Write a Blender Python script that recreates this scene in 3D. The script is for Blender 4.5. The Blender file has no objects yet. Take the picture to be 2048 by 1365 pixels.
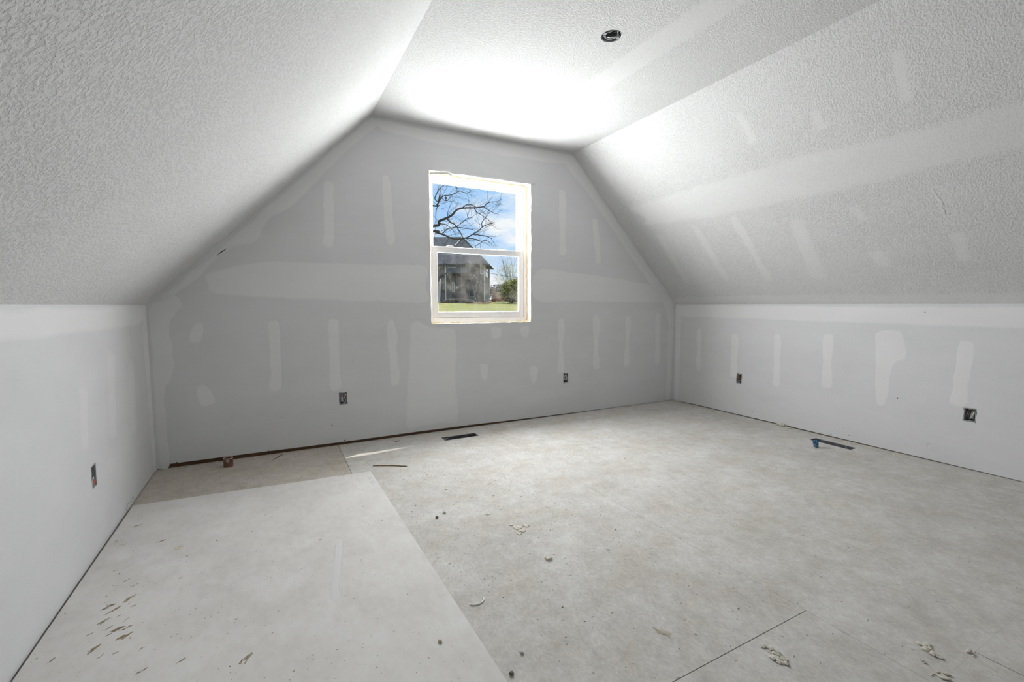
import bpy, bmesh, math, random
from mathutils import Vector, Matrix, noise
from mathutils.geometry import tessellate_polygon

random.seed(7)
SC = bpy.context.scene
COL = SC.collection
# ------------------------------------------------------------------ camera
CAM = Vector((0.7024, -3.7009, 1.0893))
YAW, PITCH, ROLL, FPX = 0.4868, -0.0795, -0.0009, 913.68
FW = Vector((math.sin(YAW) * math.cos(PITCH), math.cos(YAW) * math.cos(PITCH), math.sin(PITCH)))
RT = Vector((math.cos(YAW), -math.sin(YAW), 0.0))
UP = RT.cross(FW)
RT, UP = (math.cos(ROLL) * RT + math.sin(ROLL) * UP), (-math.sin(ROLL) * RT + math.cos(ROLL) * UP)
cd = bpy.data.cameras.new('camera')
cd.sensor_width = 36.0
cd.lens = 36.0 * FPX / 2048.0
cd.clip_start, cd.clip_end = 0.02, 900
cam = bpy.data.objects.new('camera', cd)
COL.objects.link(cam)
cam.matrix_world = Matrix(((RT.x, UP.x, -FW.x, CAM.x), (RT.y, UP.y, -FW.y, CAM.y),
                           (RT.z, UP.z, -FW.z, CAM.z), (0, 0, 0, 1)))
SC.camera = cam
SC.view_settings.view_transform = 'Standard'
SC.view_settings.look = 'None'
SC.view_settings.exposure = 0.0
SC.view_settings.gamma = 1.0
SC.view_settings.use_curve_mapping = False
SC.cycles.max_bounces = 14
SC.cycles.diffuse_bounces = 8
SC.cycles.transparent_max_bounces = 16
SC.cycles.caustics_reflective = False
SC.cycles.caustics_refractive = False
SC.cycles.sample_clamp_indirect = 6.0

# ------------------------------------------------------------------ world: blue sky with drifting cloud
wd = bpy.data.worlds.new('sky')
SC.world = wd
wd.use_nodes = True
nt = wd.node_tree
nt.nodes.clear()
N = nt.nodes.new
wo = N('ShaderNodeOutputWorld'); bg = N('ShaderNodeBackground')
tc = N('ShaderNodeTexCoord'); sep = N('ShaderNodeSeparateXYZ')
mp = N('ShaderNodeMapping'); mp.inputs['Scale'].default_value = (1.0, 1.0, 3.2)
mp.inputs['Location'].default_value = (1.3, 0.55, 0.9)
cl = N('ShaderNodeTexNoise'); cl.inputs['Scale'].default_value = 6.5; cl.inputs['Detail'].default_value = 7
cl.inputs['Roughness'].default_value = 0.55
rc = N('ShaderNodeValToRGB')
rc.color_ramp.elements[0].position = 0.47; rc.color_ramp.elements[0].color = (0, 0, 0, 1)
rc.color_ramp.elements[1].position = 0.63; rc.color_ramp.elements[1].color = (1, 1, 1, 1)
rg = N('ShaderNodeValToRGB')
e = rg.color_ramp.elements
e[0].position = 0.0; e[0].color = (0.80, 0.88, 0.95, 1)
e[1].position = 0.55; e[1].color = (0.33, 0.55, 0.88, 1)
e2 = e.new(0.16); e2.color = (0.40, 0.63, 0.93, 1)
mx = N('ShaderNodeMix'); mx.data_type = 'RGBA'
mx.inputs['B'].default_value = (0.90, 0.92, 0.95, 1)
for a, b in ((tc.outputs['Generated'], mp.inputs['Vector']), (mp.outputs['Vector'], cl.inputs['Vector']),
             (cl.outputs['Fac'], rc.inputs['Fac']), (tc.outputs['Generated'], sep.inputs['Vector']),
             (sep.outputs['Z'], rg.inputs['Fac']), (rc.outputs['Color'], mx.inputs['Factor']),
             (rg.outputs['Color'], mx.inputs['A']), (mx.outputs['Result'], bg.inputs['Color']),
             (bg.outputs['Background'], wo.inputs['Surface'])):
    nt.links.new(a, b)
bg.inputs['Strength'].default_value = 1.08

# ------------------------------------------------------------------ sun and daylight
def add_light(name, kind, loc, direction, energy, color=(1, 1, 1), **kw):
    l = bpy.data.lights.new(name, kind)
    l.energy = energy; l.color = color
    for k, v in kw.items():
        setattr(l, k, v)
    o = bpy.data.objects.new(name, l)
    COL.objects.link(o)
    o.location = loc
    o.rotation_euler = Vector(direction).to_track_quat('-Z', 'Z').to_euler()
    return o

W, ZK, X1, X2, H = 4.742, 1.091, 1.441, 3.328, 2.534      # room section
YR = -6.3                                                  # rear wall
WX0, WX1, WZ0, WZ1 = 1.894, 2.862, 0.925, 2.188            # window opening
SUN_DIR = Vector((-0.66, -0.29, -0.93)).normalized()
add_light('sun_offscreen', 'SUN', (8, 6, 14), SUN_DIR, 4.6, (1.0, 0.95, 0.87), angle=0.009)
# daylight entering through the window in the picture, from just outside its glass
add_light('window_daylight', 'AREA', (2.378, 0.19, 1.556), (0, -1, 0), 138, (0.99, 0.995, 1.0),
          shape='RECTANGLE', size=0.96, size_y=1.26)

# ------------------------------------------------------------------ helpers
def ray(px, py):
    return FW + RT * ((px - 1024.0) / FPX) - UP * ((py - 682.5) / FPX)

def hit(px, py, O, Nn):
    d = ray(px, py)
    t = (O - CAM).dot(Nn) / d.dot(Nn)
    return CAM + d * t

def floor_at(px, py, z=0.0):
    return hit(px, py, Vector((0, 0, z)), Vector((0, 0, 1)))

def at(px, py, y):
    return hit(px, py, Vector((0, y, 0)), Vector((0, 1, 0)))

def obj(name, me, mat=None, parent=None, loc=None):
    if isinstance(me, bmesh.types.BMesh):
        bm = me
        me = bpy.data.meshes.new(name)
        bm.normal_update()
        bm.to_mesh(me); bm.free()
    if mat is not None and not me.materials:
        me.materials.append(mat)
    o = bpy.data.objects.new(name, me)
    COL.objects.link(o)
    if parent is not None:
        o.parent = parent
    if loc is not None:
        o.location = loc
    return o

def empty(name, loc=(0, 0, 0), rz=0.0):
    o = bpy.data.objects.new(name, None)
    o.empty_display_size = 0.1
    COL.objects.link(o)
    o.location = loc
    o.rotation_euler = (0, 0, rz)
    return o

def tag(o, label=None, cat=None, group=None, kind=None):
    for k, v in (('label', label), ('category', cat), ('group', group), ('kind', kind)):
        if v:
            o[k] = v
    return o

def struct(o, label=None):
    o['kind'] = 'structure'
    if label:
        o['label'] = label
    return o

def box(bm, x0, x1, y0, y1, z0, z1):
    vs = [bm.verts.new(c) for c in ((x0, y0, z0), (x1, y0, z0), (x1, y1, z0), (x0, y1, z0),
                                    (x0, y0, z1), (x1, y0, z1), (x1, y1, z1), (x0, y1, z1))]
    for f in ((3, 2, 1, 0), (4, 5, 6, 7), (0, 1, 5, 4), (1, 2, 6, 5), (2, 3, 7, 6), (3, 0, 4, 7)):
        bm.faces.new([vs[i] for i in f])
    return vs

def boxm(*a):
    bm = bmesh.new(); box(bm, *a); return bm

def rbox(x0, x1, y0, y1, z0, z1, b=0.004, seg=2):
    bm = boxm(x0, x1, y0, y1, z0, z1)
    bmesh.ops.bevel(bm, geom=bm.edges[:], offset=b, segments=seg, affect='EDGES', profile=0.5)
    return bm

def slab(outer, holes, frame, thick, bm=None):
    """flat board with holes: outer/holes in (u,v), front face on the frame, body behind it"""
    O, U, V, Nn = frame
    bm = bm or bmesh.new()
    loops = [outer] + holes
    flat = [p for l in loops for p in l]
    tris = tessellate_polygon([[Vector((p[0], p[1], 0)) for p in l] for l in loops])
    fr = [bm.verts.new(O + U * p[0] + V * p[1]) for p in flat]
    bk = [bm.verts.new(O + U * p[0] + V * p[1] - Nn * thick) for p in flat]
    for t in tris:
        a, b, c = [flat[i] for i in t]
        ccw = (b[0] - a[0]) * (c[1] - a[1]) - (b[1] - a[1]) * (c[0] - a[0]) > 0
        t = t if ccw else (t[0], t[2], t[1])
        try:
            bm.faces.new([fr[i] for i in t]); bm.faces.new([bk[i] for i in reversed(t)])
        except ValueError:
            pass
    k = 0
    for l in loops:
        n = len(l)
        for i in range(n):
            a, b = k + i, k + (i + 1) % n
            bm.faces.new((fr[a], bk[a], bk[b], fr[b]))
        k += n
    bmesh.ops.recalc_face_normals(bm, faces=bm.faces[:])
    return bm

def tube(bm, pts, radii, n=6, cap=True):
    rings = []
    prev = None
    for i, p in enumerate(pts):
        p = Vector(p)
        a = Vector(pts[max(i - 1, 0)]); b = Vector(pts[min(i + 1, len(pts) - 1)])
        t = (b - a)
        t = t.normalized() if t.length > 1e-9 else Vector((0, 0, 1))
        if prev is None:
            s = t.orthogonal().normalized()
        else:
            s = (prev - t * prev.dot(t))
            s = s.normalized() if s.length > 1e-6 else t.orthogonal().normalized()
        prev = s
        q = t.cross(s)
        r = radii[i] if isinstance(radii, (list, tuple)) else radii
        rings.append([bm.verts.new(p + (s * math.cos(2 * math.pi * k / n) + q * math.sin(2 * math.pi * k / n)) * r)
                      for k in range(n)])
    for a, b in zip(rings, rings[1:]):
        for k in range(n):
            bm.faces.new((a[k], a[(k + 1) % n], b[(k + 1) % n], b[k]))
    if cap:
        bm.faces.new(list(reversed(rings[0]))); bm.faces.new(rings[-1])
    return bm

def catmull(pts, sub=5, closed=False):
    out = []
    n = len(pts)
    rng = range(n) if closed else range(n - 1)
    for i in rng:
        if closed:
            p0, p1, p2, p3 = pts[(i - 1) % n], pts[i], pts[(i + 1) % n], pts[(i + 2) % n]
        else:
            p0, p1, p2, p3 = pts[max(i - 1, 0)], pts[i], pts[i + 1], pts[min(i + 2, n - 1)]
        for k in range(sub):
            t = k / sub
            out.append(0.5 * ((2 * p1) + (p2 - p0) * t + (2 * p0 - 5 * p1 + 4 * p2 - p3) * t * t +
                              (3 * p1 - p0 - 3 * p2 + p3) * t ** 3))
    if not closed:
        out.append(pts[-1])
    return out

def smooth(o):
    for f in o.data.polygons:
        f.use_smooth = True
    return o

# ------------------------------------------------------------------ materials
class M:
    def __init__(s, name):
        s.m = bpy.data.materials.new(name)
        s.m.use_nodes = True
        s.t = s.m.node_tree
        s.b = s.t.nodes['Principled BSDF']
        s.b.inputs['Roughness'].default_value = 0.85
        s.out = s.t.nodes['Material Output']
        s._pos = None
    def n(s, t, **kw):
        x = s.t.nodes.new(t)
        for k, v in kw.items():
            if k in x.inputs:
                x.inputs[k].default_value = v
            else:
                setattr(x, k, v)
        return x
    def l(s, a, b):
        s.t.links.new(a, b)
    def pos(s):
        if s._pos is None:
            s._pos = s.n('ShaderNodeNewGeometry').outputs['Position']
        return s._pos
    def objpos(s):
        return s.n('ShaderNodeTexCoord').outputs['Object']
    def noise(s, scale, detail=4, rough=0.55, stretch=None, vec=None, off=None):
        v = vec or s.pos()
        if stretch or off:
            m = s.n('ShaderNodeMapping')
            if stretch: m.inputs['Scale'].default_value = stretch
            if off: m.inputs['Location'].default_value = off
            s.l(v, m.inputs['Vector']); v = m.outputs['Vector']
        x = s.n('ShaderNodeTexNoise')
        x.inputs['Scale'].default_value = scale; x.inputs['Detail'].default_value = detail
        x.inputs['Roughness'].default_value = rough
        s.l(v, x.inputs['Vector'])
        return x.outputs['Fac']
    def ramp(s, fac, *stops):
        r = s.n('ShaderNodeValToRGB')
        el = r.color_ramp.elements
        for i, (p, c) in enumerate(stops):
            if i < 2: k = el[i]; k.position = p
            else: k = el.new(p)
            k.color = (c, c, c, 1) if isinstance(c, (int, float)) else (*c, 1)
        s.l(fac, r.inputs['Fac'])
        return r.outputs['Color']
    def mix(s, fac, a, b, mode='MIX'):
        x = s.n('ShaderNodeMix', data_type='RGBA', blend_type=mode)
        for key, v in (('Factor', fac), ('A', a), ('B', b)):
            if isinstance(v, (int, float)): x.inputs[key].default_value = v
            elif isinstance(v, tuple): x.inputs[key].default_value = (*v, 1)
            else: s.l(v, x.inputs[key])
        return x.outputs['Result']
    def math(s, op, a, b=0.0):
        x = s.n('ShaderNodeMath', operation=op)
        for i, v in enumerate((a, b)):
            if isinstance(v, (int, float)): x.inputs[i].default_value = v
            else: s.l(v, x.inputs[i])
        return x.outputs[0]
    def color(s, c):
        if isinstance(c, tuple): s.b.inputs['Base Color'].default_value = (*c, 1)
        else: s.l(c, s.b.inputs['Base Color'])
        return s
    def bump(s, h, strength=0.3, dist=0.002):
        x = s.n('ShaderNodeBump')
        x.inputs['Strength'].default_value = strength; x.inputs['Distance'].default_value = dist
        s.l(h, x.inputs['Height']); s.l(x.outputs['Normal'], s.b.inputs['Normal'])
        return s
    def rough(s, r): s.b.inputs['Roughness'].default_value = r; return s
    def metal(s, v): s.b.inputs['Metallic'].default_value = v; return s

def simple(name, c, r=0.7, metal=0.0, var=0.12, scale=25, bump=0.0):
    m = M(name); m.rough(r).metal(metal)
    f = m.noise(scale, 3, vec=m.objpos())
    lo = tuple(x * (1 - var) for x in c); hi = tuple(min(1, x * (1 + var)) for x in c)
    m.color(m.ramp(f, (0.3, lo), (0.7, hi)))
    if bump: m.bump(f, bump, 0.004)
    return m.m

def wall_mat(name, paper, mud, texture=0.0):
    m = M(name); m.rough(0.9)
    at_ = m.n('ShaderNodeAttribute', attribute_name='mud').outputs['Fac']
    br = m.noise(9, 4, stretch=(1, 1, 1))
    fac = m.math('ADD', at_, m.math('MULTIPLY', m.math('SUBTRACT', br, 0.5), m.math('MULTIPLY', at_, 0.55)))
    fac = m.ramp(fac, (0.05, 0.0), (0.85, 1.0))
    streak = m.noise(2.2, 5, 0.6, stretch=(1, 1, 2.5))
    fine = m.noise(160, 2, 0.5)
    c = m.mix(fac, paper, mud)
    c = m.mix(0.10, c, m.ramp(streak, (0.3, (0.30, 0.30, 0.30)), (0.7, (0.9, 0.9, 0.9))), 'OVERLAY')
    c = m.mix(0.05, c, m.ramp(fine, (0.3, 0.2), (0.7, 0.9)), 'OVERLAY')
    if texture:
        sp = m.noise(105, 3, 0.6)
        kd = m.ramp(sp, (0.40, 0.0), (0.56, 1.0))
        c = m.mix(m.math('MULTIPLY', kd, 0.62), c, tuple(min(1, x * 1.13) for x in mud))
        h = m.math('ADD', m.math('MULTIPLY', kd, 0.8), m.math('MULTIPLY', fine, 0.3))
        inv = m.math('SUBTRACT', 1.0, m.math('MULTIPLY', fac, 0.75))
        m.bump(m.math('MULTIPLY', h, inv), texture, 0.0022)
    else:
        m.bump(fine, 0.08, 0.001)
    m.color(c)
    return m.m

PAPER, MUD = (0.625, 0.627, 0.632), (0.70, 0.70, 0.70)
m_wall = wall_mat('drywall paper and joint compound', PAPER, MUD)
m_tex = wall_mat('sprayed ceiling texture', (0.555, 0.555, 0.555), (0.612, 0.612, 0.612), 0.6)
m_gyp = simple('broken gypsum', (0.72, 0.70, 0.66), 0.95, bump=0.3, scale=60)

def floor_mat(name, lo, hi):
    m = M(name); m.rough(0.93)
    tan = m.ramp(m.noise(1.7, 5, 0.6), (0.3, (0.34, 0.29, 0.225)), (0.7, (0.45, 0.395, 0.325)))
    dust = m.ramp(m.noise(2.6, 6, 0.62, off=(3, 1, 0)), (0.3, (0.50, 0.485, 0.47)), (0.7, (0.60, 0.59, 0.57)))
    blot = m.ramp(m.noise(3.3, 7, 0.7, off=(9, 4, 0)), (0.36, lo), (0.62, hi))
    c = m.mix(blot, tan, dust)
    fib = m.noise(90, 4, 0.65, stretch=(1, 0.6, 1))
    c = m.mix(0.16, c, m.ramp(fib, (0.30, 0.15), (0.68, 0.85)), 'OVERLAY')
    spk = m.noise(240, 2, 0.5, stretch=(1.0, 0.4, 1), off=(2, 2, 0))
    c = m.mix(m.math('MULTIPLY', m.ramp(spk, (0.70, 0.0), (0.78, 1.0)), 0.35), c, (0.24, 0.19, 0.14))
    fb2 = m.noise(17, 7, 0.72, stretch=(1, 0.8, 1), off=(1, 8, 0))
    c = m.mix(0.16, c, m.ramp(fb2, (0.32, 0.1), (0.66, 0.85)), 'OVERLAY')
    wh = m.noise(120, 2, 0.5, off=(7, 2, 0))
    c = m.mix(m.math('MULTIPLY', m.ramp(wh, (0.66, 0.0), (0.72, 1.0)), 0.4), c, (0.74, 0.72, 0.68))
    m.color(c); m.bump(fib, 0.12, 0.0012)
    return m.m
m_floor = floor_mat('dusty subfloor', 0.50, 0.95)
m_floor_tan = floor_mat('tan subfloor with little dust', 0.15, 0.45)

def sheet_mat():
    m = M('scuffed drywall sheet'); m.rough(0.9)
    base = m.ramp(m.noise(1.1, 5, 0.6), (0.3, (0.575, 0.548, 0.53)), (0.72, (0.66, 0.64, 0.618)))
    sm = m.ramp(m.noise(5, 7, 0.7, off=(4, 0, 0)), (0.42, 0.0), (0.7, 0.75))
    c = m.mix(sm, base, (0.70, 0.69, 0.675))
    sc = m.noise(30, 3, 0.6, stretch=(1.2, 0.6, 1))
    c = m.mix(0.10, c, m.ramp(sc, (0.3, 0.2), (0.7, 0.85)), 'OVERLAY')
    spk = m.noise(190, 2, 0.5, stretch=(0.7, 1, 1), off=(5, 1, 0))
    c = m.mix(m.math('MULTIPLY', m.ramp(spk, (0.73, 0.0), (0.78, 1.0)), 0.5), c, (0.27, 0.22, 0.15))
    m.color(c); m.bump(sc, 0.08, 0.001)
    return m.m
m_sheet = sheet_mat()

def wood_mat(name, a, b, st=(1, 12, 12), r=0.8):
    m = M(name); m.rough(r)
    f = m.noise(6, 5, 0.6, stretch=st, vec=m.objpos())
    m.color(m.ramp(f, (0.3, a), (0.7, b))); m.bump(f, 0.15, 0.002)
    return m.m
m_plate = wood_mat('dark bottom plate lumber', (0.055, 0.028, 0.012), (0.15, 0.085, 0.042))
m_lumber = wood_mat('pale framing lumber', (0.64, 0.52, 0.40), (0.78, 0.68, 0.56), (12, 12, 1))
m_sliver = wood_mat('dark wood sliver', (0.10, 0.065, 0.03), (0.22, 0.15, 0.08))
m_vinyl = simple('white vinyl', (0.80, 0.81, 0.83), 0.35, var=0.02)
m_foam = simple('cream spray foam', (0.78, 0.70, 0.52), 0.9, bump=0.5, scale=40)
m_gap = simple('floor deck wood', (0.30, 0.22, 0.14), 0.95)
m_galv = simple('galvanised steel', (0.36, 0.37, 0.38), 0.6, 0.3, 0.2, 18)
m_duct = simple('dark duct lining', (0.045, 0.038, 0.032), 0.7, 0.2, 0.3, 30)
m_ductg = simple('grey duct metal', (0.13, 0.135, 0.15), 0.5, 0.5, 0.25, 30)
m_boxin = simple('grey outlet box plastic', (0.10, 0.10, 0.10), 0.6)
m_boxrim = simple('grey steel rim', (0.45, 0.45, 0.45), 0.5, 0.4)
m_wirew = simple('white wire insulation', (0.72, 0.72, 0.70), 0.45, var=0.03)
m_wireb = simple('black wire insulation', (0.03, 0.03, 0.03), 0.4)
m_wirer = simple('red wire insulation', (0.45, 0.08, 0.07), 0.45)
m_copper = simple('bare copper', (0.55, 0.27, 0.14), 0.4, 0.8)
m_nutred = simple('red wire nut', (0.45, 0.10, 0.09), 0.5)
m_nutpink = simple('dull pink wire nut', (0.42, 0.23, 0.22), 0.5)
m_screw = simple('black drywall screw', (0.02, 0.02, 0.02), 0.5, 0.5)
m_blue = simple('blue plastic', (0.05, 0.15, 0.29), 0.45, var=0.35, scale=60)
m_white = simple('white paper scrap', (0.80, 0.80, 0.78), 0.8)
m_chip = simple('pale plaster crumb', (0.56, 0.525, 0.455), 0.95, var=0.15, bump=0.4, scale=70)
m_saw = simple('brown sawdust shaving', (0.34, 0.28, 0.18), 0.9, var=0.3)
m_mud = simple('dried brown mud', (0.42, 0.37, 0.31), .95, var=.2)
m_dark = simple('dark grit', (0.15, 0.125, 0.10), 0.9, var=0.3)
m_ink = simple('blue grey print ink', (0.22, 0.24, 0.36), 0.8)
m_pencil = simple('pencil line', (0.30, 0.30, 0.31), 0.8)

def pipe_mat():
    m = M('rusty copper pipe'); m.rough(0.65); m.metal(0.15)
    f = m.noise(40, 4, vec=m.objpos())
    m.color(m.ramp(f, (0.3, (0.10, 0.045, 0.028)), (0.7, (0.23, 0.115, 0.08))))
    return m.m
m_pipe = pipe_mat()

def glass_mat(name, dirt, lo, hi, tint):
    m = M(name)
    tr = m.n('ShaderNodeBsdfTransparent'); tr.inputs['Color'].default_value = (0.97, 0.98, 0.98, 1)
    gl = m.n('ShaderNodeBsdfGlossy'); gl.inputs['Roughness'].default_value = 0.06
    df = m.n('ShaderNodeBsdfDiffuse'); df.inputs['Color'].default_value = (*tint, 1)
    m1 = m.n('ShaderNodeMixShader'); m1.inputs[0].default_value = 0.012
    m.l(tr.outputs[0], m1.inputs[1]); m.l(gl.outputs[0], m1.inputs[2])
    a = m.ramp(m.noise(5.5, 7, 0.7), (lo, 0.02), (hi, 1.0))
    b = m.ramp(m.noise(75, 3, 0.6, off=(3, 3, 3)), (0.64, 0.0), (0.72, 1.0))
    f = m.math('MULTIPLY', m.math('ADD', a, m.math('MULTIPLY', b, 3.0)), dirt)
    m2 = m.n('ShaderNodeMixShader')
    m.l(f, m2.inputs[0]); m.l(m1.outputs[0], m2.inputs[1]); m.l(df.outputs[0], m2.inputs[2])
    m.l(m2.outputs[0], m.out.inputs['Surface'])
    return m.m
m_glass_clean = glass_mat('upper window glass', 0.012, 0.45, 0.8, (0.5, 0.5, 0.5))
m_glass_dirty = glass_mat('dusty lower window glass', 0.20, 0.42, 0.68, (0.45, 0.43, 0.40))

# ------------------------------------------------------------------ room shell
V3 = Vector
sl = V3((X2 - W, 0, H - ZK)); SLEN = sl.length
sl2 = V3((X1, 0, H - ZK)); SLEN2 = sl2.length
F_BACK = (V3((0, 0, 0)), V3((1, 0, 0)), V3((0, 0, 1)), V3((0, -1, 0)))
F_RIGHT = (V3((W, 0, 0)), V3((0, -1, 0)), V3((0, 0, 1)), V3((-1, 0, 0)))
F_LEFT = (V3((0, 0, 0)), V3((0, 1, 0)), V3((0, 0, 1)), V3((1, 0, 0)))
vr = sl.normalized()
F_RSLOPE = (V3((W, 0, ZK)), V3((0, -1, 0)), vr, V3((0, -1, 0)).cross(vr))
vl = sl2.normalized()
F_LSLOPE = (V3((0, 0, ZK)), V3((0, 1, 0)), vl, V3((0, 1, 0)).cross(vl))
F_CEIL = (V3((0, 0, H)), V3((1, 0, 0)), V3((0, -1, 0)), V3((0, 0, -1)))
F_FLOOR = (V3((0, 0, 0)), V3((1, 0, 0)), V3((0, 1, 0)), V3((0, 0, 1)))
F_REAR = (V3((0, YR, 0)), V3((-1, 0, 0)), V3((0, 0, 1)), V3((0, 1, 0)))

def uv(px, py, fr):
    O, U, V, Nn = fr
    p = hit(px, py, O, Nn) - O
    return (p.dot(U), p.dot(V))

def rect(cx, cy, w, h, j=0.0):
    r = []
    for sx, sy in ((-1, -1), (1, -1), (1, 1), (-1, 1)):
        r.append((cx + sx * w / 2 + random.uniform(-j, j), cy + sy * h / 2 + random.uniform(-j, j)))
    return r

T = 0.0127
# outlet openings: (frame, u, v)
B1 = (1.182, 0.366); B2 = (3.262, 0.366); B3 = (0.823, 0.363); B4 = (2.497, 0.363); B5 = (-1.141, 0.347)
HW, HH = 0.060, 0.100
def ragged(c, w=HW, h=HH):
    pts = []
    for a, b in (((-1, -1), (1, -1)), ((1, -1), (1, 1)), ((1, 1), (-1, 1)), ((-1, 1), (-1, -1))):
        for k in range(3):
            t = k / 3
            pts.append((c[0] + (a[0] + (b[0] - a[0]) * t) * w / 2 + random.uniform(-.0025, .0025),
                        c[1] + (a[1] + (b[1] - a[1]) * t) * h / 2 + random.uniform(-.0025, .0025)))
    return pts

def ragged_win():
    pts = []
    cs = ((WX0, WZ0), (WX1, WZ0), (WX1, WZ1), (WX0, WZ1))
    for a, b in zip(cs, cs[1:] + cs[:1]):
        for k in range(14):
            t = k / 14
            j = 0.0035 if k else 0.0
            pts.append((a[0] + (b[0] - a[0]) * t + random.uniform(-j, j), a[1] + (b[1] - a[1]) * t + random.uniform(-j, j)))
    return pts

# back wall: the board stops short of the floor, more so on its left half
bot = [(0.0, 0.006), (0.045, 0.006), (0.046, 0.030), (0.6, 0.028), (1.2, 0.023), (1.8, 0.025), (2.3, 0.022),
       (2.9, 0.012), (3.6, 0.006), (4.5, 0.003), (W, 0.003)]
outer = bot + [(W, ZK), (X2, H), (X1, H), (0, ZK)]
wall_back = struct(obj('wall_back', slab(outer, [ragged_win(), ragged(B1), ragged(B2)], F_BACK, T), m_wall))
bm = slab([(0, .004), (W, .004), (W, ZK), (X2, H), (X1, H), (0, ZK)], [], F_REAR, T)
bm.free()
rear_o = [(-p[0], p[1]) for p in [(0, .004), (W, .004), (W, ZK), (X2, H), (X1, H), (0, ZK)]]
rear_h = [(-3.80, 0.82), (-2.40, 0.82), (-2.40, 1.92), (-3.80, 1.92)]  # opening for the added rear window
wall_rear = struct(obj('wall_rear', slab(rear_o, [rear_h], F_REAR, T), m_wall))
wall_left = struct(obj('wall_left', slab([(YR, .007), (0, .006), (0, ZK), (YR, ZK)], [ragged(B5)], F_LEFT, T), m_wall))
wall_right = struct(obj('wall_right', slab([(0, .004), (0.35, .009), (1.4, .010), (2.2, .007), (3.2, .003), (-YR, .004), (-YR, ZK), (0, ZK)],
                                            [ragged(B3), ragged(B4, .064, .092)], F_RIGHT, T), m_wall))
e_ = 0.004
slope_right = struct(obj('wall_slope_right', slab([(0, 0), (-YR, 0), (-YR, SLEN), (0, SLEN)], [], F_RSLOPE, T), m_tex))
slope_left = struct(obj('wall_slope_left', slab([(YR, 0), (0, 0), (0, SLEN2), (YR, SLEN2)], [], F_LSLOPE, T), m_tex))
CANC = floor_at(1223, 72.5, H)
can_hole = [(CANC.x + 0.058 * math.cos(a) * random.uniform(.95, 1.04), -CANC.y + 0.058 * math.sin(a) * random.uniform(.95, 1.04))
            for a in [2 * math.pi * k / 20 for k in range(20)]]
ceiling = struct(obj('ceiling', slab([(X1, 0), (X2, 0), (X2, -YR), (X1, -YR)], [can_hole], F_CEIL, T), m_tex))

# plates, sheathing and roof that close the shell
def plate(n, *a):
    return struct(obj(n, boxm(*a), m_plate))
plate('trim_1', -0.10, W + 0.10, T, 0.10, 0.0, 0.038)
plate('trim_2', -0.10, -T, YR, 0.0, 0.0, 0.038)
plate('trim_3', W + T, W + 0.10, YR, 0.0, 0.0, 0.038)
m_sheath = simple('house sheathing', (0.35, 0.33, 0.30), 0.9)
F_EXT = (V3((0, 0.10, 0)), V3((1, 0, 0)), V3((0, 0, 1)), V3((0, -1, 0)))
gab = [(-0.30, -0.30), (W + 0.30, -0.30), (W + 0.30, ZK + 0.02), (W / 2, ZK + 0.02 + W / 2 + 0.30), (-0.30, ZK + 0.02)]
win_hole = [(WX0 - .004, WZ0 - .004), (WX1 + .004, WZ0 - .004), (WX1 + .004, WZ1 + .004), (WX0 - .004, WZ1 + .004)]
struct(obj('wall_exterior_back', slab(gab, [win_hole], F_EXT, 0.06), m_sheath))
F_EXR = (V3((0, YR - 0.10, 0)), V3((-1, 0, 0)), V3((0, 0, 1)), V3((0, 1, 0)))
struct(obj('wall_exterior_rear', slab([(-p[0], p[1]) for p in gab], [rear_h], F_EXR, 0.06), m_sheath))
struct(obj('wall_exterior_left', boxm(-0.16, -0.10, YR - .1, 0.16, -0.3, ZK + 0.1), m_sheath))
struct(obj('wall_exterior_right', boxm(W + 0.10, W + 0.16, YR - .1, 0.16, -0.3, ZK + 0.1), m_sheath))
m_shingle = simple('roof shingle', (0.10, 0.10, 0.105), 0.95, var=0.3, scale=9, bump=0.3)
OVER = 0.50
def roof_slab(side):
    bm = bmesh.new()
    base = 0.13
    sec = [(-0.55, ZK + base - 0.55), (W / 2, ZK + base + W / 2), (W / 2, ZK + base + W / 2 + 0.22), (-0.55, ZK + base - 0.33)]
    if side < 0:
        sec = [(W - x, z) for x, z in sec]
    a = [bm.verts.new((x, OVER, z)) for x, z in sec]; b = [bm.verts.new((x, YR - 0.5, z)) for x, z in sec]
    bm.faces.new(a); bm.faces.new(list(reversed(b)))
    for i in range(4):
        bm.faces.new((a[i], b[i], b[(i + 1) % 4], a[(i + 1) % 4]))
    bmesh.ops.recalc_face_normals(bm, faces=bm.faces[:])
    return bm
struct(obj('roof_left', roof_slab(1), m_shingle)); struct(obj('roof_right', roof_slab(-1), m_shingle))

# ------------------------------------------------------------------ floor: subfloor panels over a deck, with vent openings
VL = [(1.908, -0.271), (2.206, -0.271), (2.206, -0.173), (1.908, -0.173)]
VR = [(4.515, -1.925), (4.613, -1.925), (4.613, -1.630), (4.515, -1.630)]
floor = struct(obj('floor', slab([(-.16, YR - .1), (W + .16, YR - .1), (W + .16, .16), (-.16, .16)],
                                 [VL, VR], (V3((0, 0, -0.0185)), V3((1, 0, 0)), V3((0, 1, 0)), V3((0, 0, 1))), 0.04), m_gap))
cols = [(-0.10, 1.1315, [(0.012, -1.9), (-1.9, -4.3), (-4.3, YR - .05)]),
        (1.1345, 2.3515, [(0.012, -2.8215), (-2.8245, -5.25), (-5.253, YR - .05)]),
        (2.3525, 3.572, [(0.012, -1.6), (-1.6002, -3.185)]),
        (2.3525, 2.6175, [(-3.1852, YR - .05)]), (2.6205, 3.572, [(-3.1852, YR - .05)]),
        (3.5723, W + .10, [(0.012, -2.4), (-2.4002, -4.84), (-4.8425, YR - .05)])]
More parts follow.
